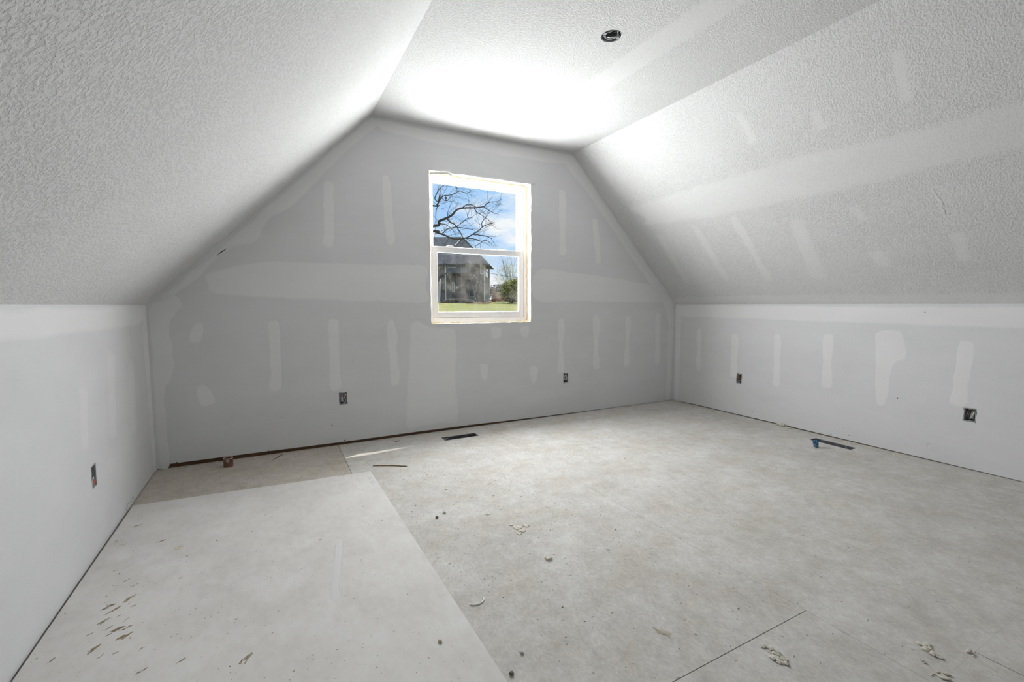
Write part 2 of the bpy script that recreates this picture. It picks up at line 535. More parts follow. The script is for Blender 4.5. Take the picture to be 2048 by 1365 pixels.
for (x0, x1, ys) in cols:
    for (ya, yb) in ys:
        holes = [h for h in (VL, VR) if x0 < h[0][0] < x1 and yb < h[0][1] < ya]
        bm = slab([(x0, yb), (x1, yb), (x1, ya), (x0, ya)], holes, F_FLOOR, 0.018)
        obj('subfloor_panel', bm, m_floor_tan if x0 < 0 else m_floor, floor)

# ------------------------------------------------------------------ joint compound on the boards
PATCHES = [0]
def patch(wall, fr, pts, mat, feather, wob=0.1, sub=4, name='joint_compound', amt=1.0):
    """thin feathered smear; pts are (u,v) on the board"""
    O, U, V, Nn = fr
    PATCHES[0] += 1
    lift = (PATCHES[0] % 23) * 0.00003
    P = [V3((a, b, 0)) for a, b in pts]
    area = sum(P[i].x * P[(i + 1) % len(P)].y - P[(i + 1) % len(P)].x * P[i].y for i in range(len(P)))
    if area < 0: P.reverse()
    C = catmull(P, sub, True)
    n = len(C)
    seed = V3((random.uniform(0, 50), 0, 0))
    C = [c + V3((noise.noise(c * 14 + seed), noise.noise(c * 14 + seed + V3((9, 9, 9))), 0)) * feather * wob * 4 for c in C]
    inn = []
    for i in range(n):
        t = C[(i + 1) % n] - C[i - 1]
        nn = V3((-t.y, t.x, 0))
        nn = nn.normalized() if nn.length > 1e-9 else V3((0, 0, 0))
        f = feather * random.uniform(0.8, 1.2)
        for _ in range(7):
            q = C[i] + nn * f
            dmin = 1e9
            for a in range(n):
                A, B = C[a], C[(a + 1) % n]
                AB = B - A
                h = max(0.0, min(1.0, (q - A).dot(AB) / max(AB.length_squared, 1e-12)))
                dmin = min(dmin, (A + AB * h - q).length)
            if dmin > f * .72: break
            f *= .6
        inn.append(q)
    bm = bmesh.new()
    lay = bm.verts.layers.float.new('mud')
    w = lambda c, h: O + U * c.x + V * c.y + Nn * h
    vo = [bm.verts.new(w(c, -0.0003)) for c in C]; vi = [bm.verts.new(w(c, 0.0004 + lift)) for c in inn]
    for v in vi: v[lay] = amt
    for i in range(n):
        j = (i + 1) % n
        bm.faces.new((vo[i], vo[j], vi[j], vi[i]))
    for t in tessellate_polygon([inn]):
        a, b, c = [inn[i] for i in t]
        if (b - a).cross(c - a).z < 0: t = (t[0], t[2], t[1])
        try: bm.faces.new([vi[i] for i in t])
        except ValueError: pass
    return obj(name, bm, mat, wall)

def pxpatch(wall, fr, px, mat=m_wall, feather=0.012, **kw):
    return patch(wall, fr, [uv(x, y, fr) for x, y in px], mat, feather, **kw)

def strip(wall, fr, x0, y0, x1, y1, w, mat=m_wall, feather=0.012, pinch=0.0, **kw):
    """trowelled strip from (x0,y0) to (x1,y1) in board space, px width w"""
    a = V3((*uv(x0, y0, fr), 0)); b = V3((*uv(x1, y1, fr), 0))
    wl = V3((*uv(x0 + w, y0, fr), 0)) - a
    d = (b - a); dn = d.normalized(); s = V3((-dn.y, dn.x, 0)); hw = abs(wl.dot(s)) / 2 or 0.03
    pts = []
    for t, k in ((0, .55), (.06, .95), (.25, 1.05), (.5, 1.0 - pinch), (.75, .95), (.92, 1.05), (1, .6)):
        pts.append(a + d * t + s * hw * k * random.uniform(.9, 1.1))
    for t, k in ((1, .6), (.92, 1.05), (.75, .95), (.5, 1.0 - pinch), (.25, 1.05), (.06, .95), (0, .55)):
        pts.append(a + d * t - s * hw * k * random.uniform(.9, 1.1))
    patch(wall, fr, [(p.x, p.y) for p in pts], mat, min(feather, hw * .6), **kw)

FB, FR_, FL, FRS, FC = F_BACK, F_RIGHT, F_LEFT, F_RSLOPE, F_CEIL
# back wall, tape coat across the middle (either side of the window)
pxpatch(wall_back, FB, [(418, 545), (520, 522), (640, 524), (760, 528), (852, 531), (853, 570), (853, 606), (760, 605), (640, 602),
                        (560, 599), (490, 595), (425, 588), (412, 570)], feather=.02)
pxpatch(wall_back, FB, [(1072, 540), (1150, 545), (1240, 556), (1310, 572), (1332, 590), (1330, 606), (1240, 606), (1150, 604), (1072, 602)], feather=.02)
# corner and slope edges
pxpatch(wall_back, FB, [(297, 618), (318, 600), (350, 590), (366, 612), (344, 640), (342, 668), (348, 700), (351, 735), (341, 768),
                        (333, 778), (335, 850), (341, 928), (318, 930), (308, 800), (300, 690)], feather=.015)
pxpatch(wall_back, FB, [(322, 594), (400, 527), (500, 440), (600, 353), (700, 267), (741, 236), (775, 244), (742, 265), (690, 310), (640, 362),
                        (580, 420), (540, 440), (515, 486), (460, 500), (400, 555), (352, 592)], feather=.025)
pxpatch(wall_back, FB, [(745, 236), (850, 256), (950, 274), (1050, 291), (1142, 308), (1150, 322), (1130, 330), (1040, 318), (930, 300), (830, 280), (765, 262)], feather=.025)
pxpatch(wall_back, FB, [(1148, 314), (1200, 392), (1260, 478), (1310, 551), (1346, 604), (1346, 700), (1341, 790), (1331, 790), (1334, 700), (1332, 625), (1295, 565),
                        (1245, 490), (1185, 402), (1132, 332)], feather=.018)
for (x0, y0, x1, y1, w, pin) in ((657, 362, 657, 496, 24, 0), (771, 350, 781, 490, 20, 0), (1124, 380, 1126, 512, 15, 0), (1190, 436, 1197, 528, 13, 0),
                                 (547, 642, 552, 784, 27, .05), (666, 638, 671, 782, 25, .05), (781, 642, 791, 772, 21, .1), (1123, 637, 1121, 746, 15, .45),
                                 (1192, 630, 1193, 740, 14, .25), (1257, 632, 1253, 735, 13, .35), (1316, 626, 1315, 728, 12, .1)):
    strip(wall_back, FB, x0, y0, x1, y1, w, pinch=pin, feather=.014)
pxpatch(wall_back, FB, [(822, 640), (860, 652), (905, 655), (916, 690), (913, 760), (917, 842), (880, 850), (840, 856), (812, 858), (812, 780), (816, 700)], feather=.03)
for q in ([(385, 652), (406, 646), (403, 684), (377, 682)], [(392, 775), (412, 771), (432, 800), (415, 815), (396, 806)],
          [(982, 655), (1003, 656), (1001, 676), (984, 678)], [(1040, 655), (1058, 652), (1057, 672), (1046, 676)],
          [(959, 730), (976, 730), (975, 760), (964, 760)], [(1060, 735), (1076, 735), (1073, 764), (1062, 766)]):
    pxpatch(wall_back, FB, q, feather=.012)
# right wall
pxpatch(wall_right, FR_, [(1362, 611), (1500, 611), (1700, 612), (1900, 613), (2200, 614), (2200, 668), (2040, 660), (1900, 655), (1760, 650), (1600, 645), (1450, 637), (1362, 634)], feather=.02)
pxpatch(wall_right, FR_, [(1351, 615), (1362, 622), (1361, 700), (1357, 795), (1349, 797), (1350, 700)], feather=.010)
for (x0, y0, x1, y1, w, pin) in ((1399, 657, 1397, 742, 12, .1), (1470, 668, 1467, 755, 16, .1), (1555, 668, 1552, 774, 17, .05), (1657, 668, 1653, 778, 24, .1),
                                 (1935, 682, 1915, 815, 40, .05)):
    strip(wall_right, FR_, x0, y0, x1, y1, w, pinch=pin, feather=.014)
pxpatch(wall_right, FR_, [(1752, 664), (1800, 662), (1812, 690), (1814, 718), (1793, 726), (1782, 760), (1776, 800), (1766, 814), (1752, 806), (1749, 760), (1750, 700)], feather=.014)
# left wall
pxpatch(wall_left, FL, [(288, 612), (150, 612), (20, 613), (-200, 614), (-200, 705), (20, 690), (150, 672), (288, 650)], feather=.03)
pxpatch(wall_left, FL, [(293, 640), (306, 800), (315, 935), (306, 930), (296, 800), (285, 660)], feather=.012)
for (x0, y0, x1, y1, w) in ((262, 716, 268, 868, 14), (222, 700, 226, 880, 16), (166, 770, 170, 905, 20)):
    strip(wall_left, FL, x0, y0, x1, y1, w, feather=.03, amt=.5)
# right slope (sprayed over)
pxpatch(slope_right, FRS, [(1262, 412), (1400, 368), (1560, 322), (1760, 270), (2048, 192), (2250, 140), (2250, 250), (2048, 304), (1760, 366), (1560, 412),
                           (1400, 440), (1300, 452), (1285, 436)], m_tex, .05)
S = lambda x, y: (1100 + x / 2.133, y / 2.133)
for (a, b, c, d, w) in ((460, 1000, 590, 1215, 16), (615, 960, 755, 1200, 19), (780, 920, 935, 1200, 23), (1050, 935, 1150, 1190, 40), (1290, 880, 1350, 945, 34),
                        (1385, 1070, 1440, 1140, 42), (1650, 790, 1715, 930, 42), (1730, 985, 1775, 1120, 42), (1475, 210, 1530, 440, 38), (1120, 470, 1165, 560, 30),
                        (800, 480, 880, 620, 26)):
    strip(slope_right, FRS, *S(a, b), *S(c, d), w, mat=m_tex, feather=.03)
pxpatch(slope_right, FRS, [(1360, 606), (1352, 596), (1500, 590), (1760, 588), (2200, 585), (2200, 608), (1700, 607)], m_tex, .02)
# ceiling seam
u0 = uv(1440, 10, FC)[0]
patch(ceiling, FC, [(u0 - .10, .25), (u0 + .10, .25), (u0 + .11, 1.5), (u0 + .10, 3), (u0 - .10, 3), (u0 - .12, 1.5)], m_tex, .05)

# drywall screws left bare near the bottom edges
def screw(wall, px, py, fr, r=0.0042):
    u, v = uv(px, py, fr)
    O, U, V, Nn = fr
    bm = bmesh.new()
    c = O + U * u + V * v
    a = [bm.verts.new(c + (U * math.cos(k * math.pi / 4) + V * math.sin(k * math.pi / 4)) * r + Nn * .0006) for k in range(8)]
    b = [bm.verts.new(c + (U * math.cos(k * math.pi / 4) + V * math.sin(k * math.pi / 4)) * r * .6 + Nn * .0016) for k in range(8)]
    bm.faces.new(b)
    for k in range(8):
        bm.faces.new((a[k], a[(k + 1) % 8], b[(k + 1) % 8], b[k]))
    obj('screw', bm, m_screw, wall)
for x, y in ((353.5, 926), (537, 903), (689, 881), (800, 867), (939, 849), (1059, 833), (1172, 817.5), (1240, 810), (1317, 798), (664, 851)):
    screw(wall_back, x, y, FB)
for x, y in ((1354, 795.5), (1513, 837), (1662, 869), (1505, 824), (1698, 871), (1850, 625), (1795, 797)):
    screw(wall_right, x, y, FR_, .0036)

# ------------------------------------------------------------------ window
def window(name, x0, x1, z0, z1, yf, zm=None, flip=False):
    """double-hung vinyl window; inner face at yf, body behind it (towards +y)"""
    root = empty(name, ((x0 + x1) / 2, yf, z0))
    root['kind'] = 'structure'
    ox, oz = (x0 + x1) / 2, z0
    def part(n, boxes, mat, par, b=.003):
        bm = bmesh.new()
        for bx in boxes:
            t = rbox(bx[0] - ox, bx[1] - ox, bx[2], bx[3], bx[4] - oz, bx[5] - oz, b)
            me = bpy.data.meshes.new('tmp'); t.to_mesh(me); t.free(); bm.from_mesh(me); bpy.data.meshes.remove(me)
        return obj(n, bm, mat, par)
    def ring(n, a0, a1, c0, c1, ya, yb, wl, wr, wb, wt, mat, par, b=.003):
        return part(n, [(a0, a0 + wl, ya, yb, c0, c1), (a1 - wr, a1, ya, yb, c0, c1), (a0 + wl - .001, a1 - wr + .001, ya, yb, c0, c0 + wb),
                        (a0 + wl - .001, a1 - wr + .001, ya, yb, c1 - wt, c1)], mat, par, b)
    zm = zm or (z0 + z1) / 2
    ring('frame', x0, x1, z0, z1, 0.0, 0.085, .036, .020, .040, .024, m_vinyl, root)
    # inner stop on the frame
    ring('frame_stop', x0 + .030, x1 - .018, z0 + .036, z1 - .020, .012, .080, .010, .014, .006, .010, m_vinyl, root, .002)
    up = ring('upper_sash', x0 + .040, x1 - .030, zm - .015, z1 - .028, .044, .070, .020, .040, .030, .022, m_vinyl, root)
    part('pane', [(x0 + .055, x1 - .065, .055, .059, zm + .010, z1 - .045)], m_glass_clean, up, .0005)
    lo = ring('lower_sash', x0 + .032, x1 - .022, z0 + .041, zm + .012, .006, .034, .046, .047, .046, .046, m_vinyl, root)
    ring('glazing_bead', x0 + .076, x1 - .067, z0 + .084, zm - .032, .003, .012, .007, .007, .007, .007, m_vinyl, lo, .002)
    part('pane', [(x0 + .070, x1 - .062, .018, .022, z0 + .078, zm - .026)], m_glass_dirty, lo, .0005)
    part('sash_lock', [(ox - .30, ox - .24, .012, .034, zm + .010, zm + .022), (ox - .285, ox - .255, .014, .030, zm + .020, zm + .030)], m_vinyl, lo, .002)
    part('sash_lock', [(ox + .20, ox + .27, .012, .034, zm + .010, zm + .020)], m_vinyl, lo, .002)
    return root
window('window_1', WX0 + .008, WX1 - .012, WZ0 + .010, WZ1 - .014, 0.075, zm=1.574)
window('added_rear_window', 2.41, 3.79, 0.83, 1.91, YR - .09)  # unseen rear window, added to let daylight in from behind the camera
# rough opening lumber showing round the frame, gypsum edge and foam
jamb = struct(obj('trim_4', rbox(WX1 - .001, WX1 + .035, .012, .10, WZ0 - .03, WZ1 + .03, .002), m_lumber))
struct(obj('trim_5', rbox(WX0 - .035, WX1 + .035, .012, .10, WZ1 - .001, WZ1 + .035, .002), m_lumber))
struct(obj('trim_6', rbox(WX0 - .035, WX1 + .035, .012, .10, WZ0 - .035, WZ0 + .001, .002), m_lumber))
struct(obj('trim_7', rbox(WX0 - .035, WX0 + .001, .012, .10, WZ0 - .03, WZ1 + .03, .002), m_lumber))
def bead(name, a, b, r, mat, n=26, jit=.5):
    bm = bmesh.new()
    a, b = V3(a), V3(b)
    pts = [a.lerp(b, k / n) + V3([random.uniform(-1, 1) * r * jit for _ in range(3)]) for k in range(n + 1)]
    tube(bm, pts, [r * random.uniform(.55, 1.25) for _ in pts], 6)
    return smooth(obj(name, bm, mat, None))
for nm, a, b, r, mt in (('gypsum_edge', (WX0, .004, WZ0), (WX1, .004, WZ0), .006, m_gyp), ('gypsum_edge', (WX1, .005, WZ0), (WX1, .005, WZ1), .0045, m_gyp),
                        ('gypsum_edge', (WX0, .005, WZ1), (WX1, .005, WZ1), .0045, m_gyp), ('gypsum_edge', (WX0, .005, WZ0), (WX0, .005, WZ1), .0045, m_gyp)):
    bead(nm, a, b, r, mt).parent = wall_back
for a, b in (((WX1 - .004, .074, WZ0 + .02), (WX1 - .004, .074, WZ1 - .02)), ((WX0 + .02, .074, WZ1 - .006), (WX1 - .02, .074, WZ1 - .006)),
             ((WX0 + .02, .074, WZ0 + .005), (WX1 - .02, .074, WZ0 + .005))):
    f = bead('foam_seal', a, b, .0055, m_foam, 40); f.parent = jamb
# torn paper above the head and a bare nail at the corner
bm = bmesh.new()
tw = [at(860, 345, -.004), at(878, 344, -.006), at(895, 344.5, -.008), at(904, 348.5, -.004)]
bw = [p + V3((0, .003, -.016)) for p in tw]
for i in range(3):
    vs = [bm.verts.new(p) for p in (bw[i], bw[i + 1], tw[i + 1], tw[i])]
    bm.faces.new(vs)
bmesh.ops.remove_doubles(bm, verts=bm.verts[:], dist=1e-5)
bmesh.ops.solidify(bm, geom=bm.faces[:], thickness=.0015)
tag(obj('torn_paper_flap', bm, m_gyp), 'torn drywall paper flap peeling at the window head', 'paper flap')
bm = bmesh.new()
p = at(1062, 368.5, .003)
tube(bm, [p, p + V3((.012, -.008, .0)), p + V3((.030, -.014, .001))], [.0022, .0022, .0022], 8)
tube(bm, [p + V3((.030, -.014, .001)), p + V3((.0315, -.0146, .001))], [.005, .005], 8)
tag(obj('bent_nail', bm, m_galv), 'bare grey nail sticking out at the window opening corner', 'nail')

# ------------------------------------------------------------------ outlet boxes
def outlet(c, fr, label, style, w=HW, h=HH):
    O, U, V, Nn = fr
    c3 = O + U * c[0] + V * c[1]
    root = empty('outlet_box', c3)
    rot = Matrix((U, V, Nn)).transposed().to_4x4()
    root.matrix_world = Matrix.Translation(c3) @ rot
    tag(root, label, 'outlet box', 'open outlet boxes')
    w2, h2, dp, t = w / 2 - .003, h / 2 - .003, .065, .003
    bm = bmesh.new()
    for bx in ((-w2, w2, -h2, h2, -dp, -dp + t), (-w2, -w2 + t, -h2, h2, -dp, -.003), (w2 - t, w2, -h2, h2, -dp, -.003),
               (-w2, w2, -h2, -h2 + t, -dp, -.003), (-w2, w2, h2 - t, h2, -dp, -.003)):
        box(bm, *bx)
    obj('box_shell', bm, m_galv, root)
    bm = bmesh.new()
    r = .0015
    for bx in ((-w2 - r, w2 + r, -h2 - r, -h2 + r, -.004, .0005), (-w2 - r, w2 + r, h2 - r, h2 + r, -.004, .0005), (-w2 - r, -w2 + r, -h2, h2, -.004, .0005), (w2 - r, w2 + r, -h2, h2, -.004, .0005)):
        box(bm, *bx)
    obj('rim', bm, m_boxrim, root)
    for s in (-1, 1):
        e = bmesh.new()
        box(e, -.008, .008, s * h2 - .007, s * h2 + .007, -.006, -.003)
        ear = obj('screw_ear', e, m_boxrim, root)
        e = bmesh.new()
        tube(e, [V3((0, s * (h2 - .004), -.004)), V3((0, s * (h2 - .004), -.0015))], [.003, .003], 8)
        obj('ear_screw', e, m_galv, ear)
    def wire(pts, mat, r=.0018, n='wire'):
        bm = bmesh.new()
        P = catmull([V3(p) for p in pts], 6)
        tube(bm, P, r, 6)
        return smooth(obj(n, bm, mat, root))
    def nut(p, d, mat):
        bm = bmesh.new()
        p, d = V3(p), V3(d).normalized()
        tube(bm, [p, p + d * .004, p + d * .018, p + d * .022], [.0062, .0062, .0042, .002], 8)
        smooth(obj('wire_nut', bm, mat, root))
    k = h / .10
    if style == 'pink':
        nut((-.010, .008, -.012), (0.1, 1, 0.2), m_nutpink)
        for dx in (-.015, -.009, -.003):
            wire([(dx, .010, -.013), (dx + .001, -.012, -.012), (dx - .001, -.03, -.02), (dx, -.038, -.05)], m_wirew, .0016)
        wire([(.004, .018, -.012), (.014, .034, -.008), (.019, .020, -.006), (.008, .006, -.006), (.017, -.012, -.006), (.016, -.030, -.008), (.006, -.034, -.012), (-.002, -.020, -.02)], m_wirew, .002)
        wire([(-.012, -.028, -.02), (.004, -.036, -.012), (.018, -.040, -.03)], m_wireb)
    elif style == 'loop':
        P = [(.0 + .015 * math.cos(a), .004 + .026 * math.sin(a), -.006 - .002 * math.sin(a * 2)) for a in [i * math.pi / 6 for i in range(13)]]
        wire(P, m_wirew, .0026)
        wire([(.002, .022, -.010), (.004, .004, -.008), (-.002, -.012, -.012), (-.004, -.03, -.05)], m_wirew, .0022)
        wire([(-.014, -.022, -.012), (-.004, -.026, -.008), (.012, -.038, -.03)], m_wireb, .002)
        wire([(-.016, .03, -.04), (-.018, 0, -.012), (-.012, -.03, -.02)], m_wireb, .002)
    elif style == 'copper':
        wire([(-.022, .028, -.006), (-.010, .030, -.005), (-.012, .012, -.010), (-.016, -.006, -.012), (-.010, -.02, -.04)], m_copper, .0017)
        wire([(-.020, .020, -.008), (-.006, .022, -.008), (-.004, .004, -.014), (-.012, -.02, -.05)], m_copper, .0017)
        wire([(-.016, -.036, -.008), (-.004, -.024, -.006), (.006, -.018, -.014), (.008, .02, -.05)], m_wirew, .0017)
        wire([(.004, .03, -.05), (.010, .006, -.012), (.004, -.014, -.012), (-.006, -.034, -.03)], m_wireb, .0018)
        wire([(-.004, .015, -.02), (.002, -.004, -.012), (-.006, -.022, -.02)], m_sliver, .002)
    elif style == 'cables':
        for i, dx in enumerate((-.018, -.008, .003, .010)):
            wire([(dx, h / 2 - .008, -.05), (dx + .002, .015, -.022), (dx - .002, -.012, -.020), (dx + .001, -.028, -.035)], (m_boxrim, m_sliver, m_boxrim, m_wirew)[i], .0028)
        wire([(.024, .022, -.006), (.014, .004, -.006), (.004, -.022, -.010)], m_wirew, .0016)
        wire([(.022, .012, -.010), (.014, -.006, -.010), (.008, -.024, -.014)], m_wirew, .0014)
        wire([(.002, -.012, -.014), (.000, -.022, -.010), (-.004, -.026, -.012)], m_wirew, .0014)
    else:
        nut((.012, -.038, -.010), (-.2, .9, .25), m_nutred); nut((.000, -.040, -.010), (-.1, .9, .25), m_nutred)
        wire([(.018, -.016, -.012), (.008, -.008, -.004), (-.010, -.014, -.003), (-.014, -.034, -.004), (.004, -.044, -.010)], m_wirew, .002)
        wire([(.020, -.022, -.006), (.022, -.034, -.004), (.014, -.044, -.010)], m_copper, .0018)
        wire([(-.014, .010, -.030), (-.016, -.012, -.014), (-.012, -.03, -.02)], m_galv, .0018)
    return root
outlet(B1, F_BACK, 'open wall box with dull pink wire nut on the window wall', 'pink')
outlet(B2, F_BACK, 'open wall box with an oval loop of white wire', 'loop')
outlet(B3, F_RIGHT, 'open wall box with bent copper wire beside the room corner', 'copper')
outlet(B4, F_RIGHT, 'wide open wall box holding grey cables', 'cables', .064, .092)
outlet(B5, F_LEFT, 'open wall box with bright red wire nuts at its bottom', 'metal')

# round ceiling box
root = empty('ceiling_box', CANC)
tag(root, 'open round metal ceiling box with coiled wires', 'ceiling box')
bm = bmesh.new()
n = 20
rings = []
for r, z in ((.056, -.001), (.056, .055), (.053, .055), (.053, .001)):
    rings.append([bm.verts.new((r * math.cos(2 * math.pi * k / n), r * math.sin(2 * math.pi * k / n), z)) for k in range(n)])
for a, b in ((0, 1), (2, 3), (3, 0)):
    for k in range(n):
        bm.faces.new((rings[a][k], rings[a][(k + 1) % n], rings[b][(k + 1) % n], rings[b][k]))
bm.faces.new(rings[1]); bm.faces.new(list(reversed(rings[2])))
bmesh.ops.recalc_face_normals(bm, faces=bm.faces[:])
obj('box_shell', bm, m_galv, root)
for s in (-1, 1):
    bm = boxm(-.008 + s * .044, .008 + s * .044, -.008, .008, .0, .003)
    obj('screw_ear', bm, m_galv, root)
for k in range(7):
    a = k * .9
    bm = bmesh.new()
    P = catmull([V3((.040 * math.cos(a + t * .8), .040 * math.sin(a + t * .8), .012 + .010 * math.sin(t * 2 + k))) * (1 if t % 2 else .8) for t in range(5)], 5)
    tube(bm, P, .0024, 6)
    smooth(obj('wire', bm, (m_boxrim, m_galv, m_wireb)[k % 3], root))
bm = bmesh.new()
tube(bm, catmull([V3((.046, -.02, .003)), V3((.02, -.012, -.003)), V3((-.004, .012, .0)), V3((-.01, .04, .02))], 5), .004, 6)
smooth(obj('cable', bm, m_boxrim, root))

# ------------------------------------------------------------------ floor vents
def boot(name, h, mat, label, slats=0):
    xs = [p[0] for p in h]; ys = [p[1] for p in h]
    x0, x1, y0, y1 = min(xs), max(xs), min(ys), max(ys)
    root = empty(name, ((x0 + x1) / 2, (y0 + y1) / 2, -.004))
    tag(root, label, 'floor duct', 'floor duct openings')
    cx, cy = (x0 + x1) / 2, (y0 + y1) / 2
    x0 -= cx; x1 -= cx; y0 -= cy; y1 -= cy
    for bx, nm in (((x0 - .001, x0 + .002, y0, y1, -.40, .0), 'duct_side'), ((x1 - .002, x1 + .001, y0, y1, -.40, .0), 'duct_side'), ((x0, x1, y0 - .001, y0 + .002, -.40, .0), 'duct_side'),
                   ((x0, x1, y1 - .002, y1 + .001, -.40, .0), 'duct_side'), ((x0, x1, y0, y1, -.403, -.40), 'duct_bottom')):
        obj(nm, boxm(*bx), mat, root)
    return root
boot('floor_duct', VL, m_ductg, 'open floor duct hole beside the window wall')
boot('floor_duct', VR, m_ductg, 'open floor duct hole with a blue scrap beside it')

# ------------------------------------------------------------------ things on the floor
# drywall sheet lying against the left wall
S0 = floor_at(741, 943, .0127); S1 = floor_at(1015, 1365, .0127); S3 = floor_at(266, 1012, .0127)
dirx = (S1 - S0); dirx.z = 0; dirx.normalize()
far = S0 + dirx * 2.44
outer = []
for k in range(40):
    t = k / 40
    p = S3.lerp(S0, t); outer.append((max(p.x, .004), p.y + (random.uniform(-.004, .004) if 2 < k < 38 else 0)))
outer += [(S0.x, S0.y), (far.x, far.y), (.006, far.y + .05)]
outer = list(reversed(outer)) if sum(outer[i][0] * outer[(i + 1) % len(outer)][1] - outer[(i + 1) % len(outer)][0] * outer[i][1] for i in range(len(outer))) < 0 else outer
sheet = tag(obj('drywall_sheet', slab(outer, [], (V3((0, 0, .0129)), V3((1, 0, 0)), V3((0, 1, 0)), V3((0, 0, 1))), .0127), m_sheet),
            'large pale drywall sheet lying flat on the floor', 'drywall sheet')
ZS = .0129
# tape edge ridge pressed along the long side and printed marks near its corner
def marks(parent, name, frame, lines, mat, h=.0003):
    O, U, V, Nn = frame
    bm = bmesh.new()
    for (u, v, du, dv) in lines:
        a = O + U * u + V * v + Nn * h
        vs = [bm.verts.new(a + q) for q in (V3((0, 0, 0)), U * du, U * du + V * dv, V * dv)]
        bm.faces.new(vs)
    return obj(name, bm, mat, parent)
# (illegible maker's print: rows of short strokes)
def scrawl(u, v, n, rows, dx, dy, vertical=False):
    L = []
    for r in range(rows):
        for k in range(n):
            if random.random() < .75:
                a, b = (dx * .6, dy * random.uniform(.25, .6))
                if random.random() < .5: a *= .45
                L.append((u + k * dx + random.uniform(0, dx * .2), v + r * dy, a, b))
    return L
fs = (V3((0, 0, ZS)), V3((0, 1, 0)), V3((-1, 0, 0)), V3((0, 0, 1)))
pm = floor_at(742, 962, ZS)
marks(sheet, 'printed_text', fs, scrawl(pm.y - .09, -pm.x - .012, 14, 2, .012, .013), m_pencil)
a0 = uv(268, 990, F_LEFT); a1 = uv(250, 1018, F_LEFT)
marks(wall_left, 'printed_text', F_LEFT, scrawl(a1[0], .022, 16, 2, abs(a0[0] - a1[0]) / 16, .014), m_ink)
# pencil arc on the right wall
cu = uv(1858, 891, F_RIGHT)
bm = bmesh.new()
O, U, V, Nn = F_RIGHT
pts = [O + U * (cu[0] + .013 * math.cos(a)) + V * (cu[1] + .013 * math.sin(a)) + Nn * .0005 for a in [math.radians(20 + 14 * k) for k in range(16)]]
tube(bm, pts, .0008, 5)
obj('pencil_mark', bm, m_pencil, wall_right)

# pipe stub
pp = floor_at(456.5, 935); pp.y += .020
root = empty('pipe_stub', pp)
tag(root, 'short rusty copper pipe stub rising from the floor', 'pipe')
bm = bmesh.new()
n = 24; R, r_, hh = .0285, .0255, .058
prof = [(R, -.001), (R, hh), (r_, hh), (r_, .004)]
rr = [[bm.verts.new((q * math.cos(2 * math.pi * k / n), q * math.sin(2 * math.pi * k / n), z)) for k in range(n)] for q, z in prof]
for a, b in zip(rr, rr[1:]):
    for k in range(n):
        bm.faces.new((a[k], a[(k + 1) % n], b[(k + 1) % n], b[k]))
bm.faces.new(list(reversed(rr[0]))); bm.faces.new(rr[-1])
obj('pipe', bm, m_pipe, root)
bm = bmesh.new()
va = math.atan2(CAM.y - pp.y, CAM.x - pp.x)
prev = None
for k in range(7):
    a = va - .12 + (k - 3) * .11
    low = hh - .030 + .012 * abs(k - 3) / 3
    q = [(R + .0008) * math.cos(a), (R + .0008) * math.sin(a)]
    cur = (bm.verts.new((*q, hh + .0006)), bm.verts.new((*q, low)))
    if prev: bm.faces.new((prev[0], prev[1], cur[1], cur[0]))
    prev = cur
bmesh.ops.solidify(bm, geom=bm.faces[:], thickness=.0007)
tag(obj('plaster_smear', bm, m_chip, root), 'pale plaster drip on the pipe')
bm = bmesh.new()
rr = [[bm.verts.new((q * math.cos(2 * math.pi * k / n), q * math.sin(2 * math.pi * k / n), z)) for k in range(n)] for q, z in ((R + .0006, hh - .002), (R + .0006, hh + .0012), (r_ - .0006, hh + .0012), (r_ - .0006, hh - .002))]
for a, b in zip(rr, rr[1:]):
    for k in range(n):
        bm.faces.new((a[k], a[(k + 1) % n], b[(k + 1) % n], b[k]))
obj('rim', bm, simple('worn pipe rim', (0.55, 0.42, 0.38), .6), root)

# wood slivers
def sliver(a, b, w, h, label, mat=m_sliver, name='wood_sliver', bow=.0):
    a, b = V3(a), V3(b)
    bm = bmesh.new()
    d = (b - a); s = V3((-d.y, d.x, 0)).normalized()
    prev = None
    for k in range(9):
        t = k / 8
        ww = w * (0.15 + .85 * math.sin(math.pi * min(max(t, .04), .96)) ** .6)
        c = a + d * t + s * bow * math.sin(math.pi * t)
        cur = [bm.verts.new(c + s * x + V3((0, 0, z))) for x, z in ((-ww, -.0006), (ww, -.0006), (ww * .8, h), (-ww * .8, h))]
        if prev:
            for i in range(4):
                bm.faces.new((prev[i], prev[(i + 1) % 4], cur[(i + 1) % 4], cur[i]))
        else:
            bm.faces.new(list(reversed(cur)))
        prev = cur
    bm.faces.new(prev)
    bmesh.ops.recalc_face_normals(bm, faces=bm.faces[:])
    return tag(obj(name, bm, mat), label, 'wood sliver', 'slivers on the floor')
sliver(floor_at(746, 933), floor_at(814, 934), .007, .005, 'long dark wood sliver lying past the corner of the drywall sheet', bow=.01)
sliver(floor_at(546, 921), floor_at(566, 909), .003, .003, 'thin brown sliver lying near the copper pipe stub')
sliver(floor_at(788, 885), floor_at(800, 882), .003, .003, 'thin brown sliver beside the floor duct hole')

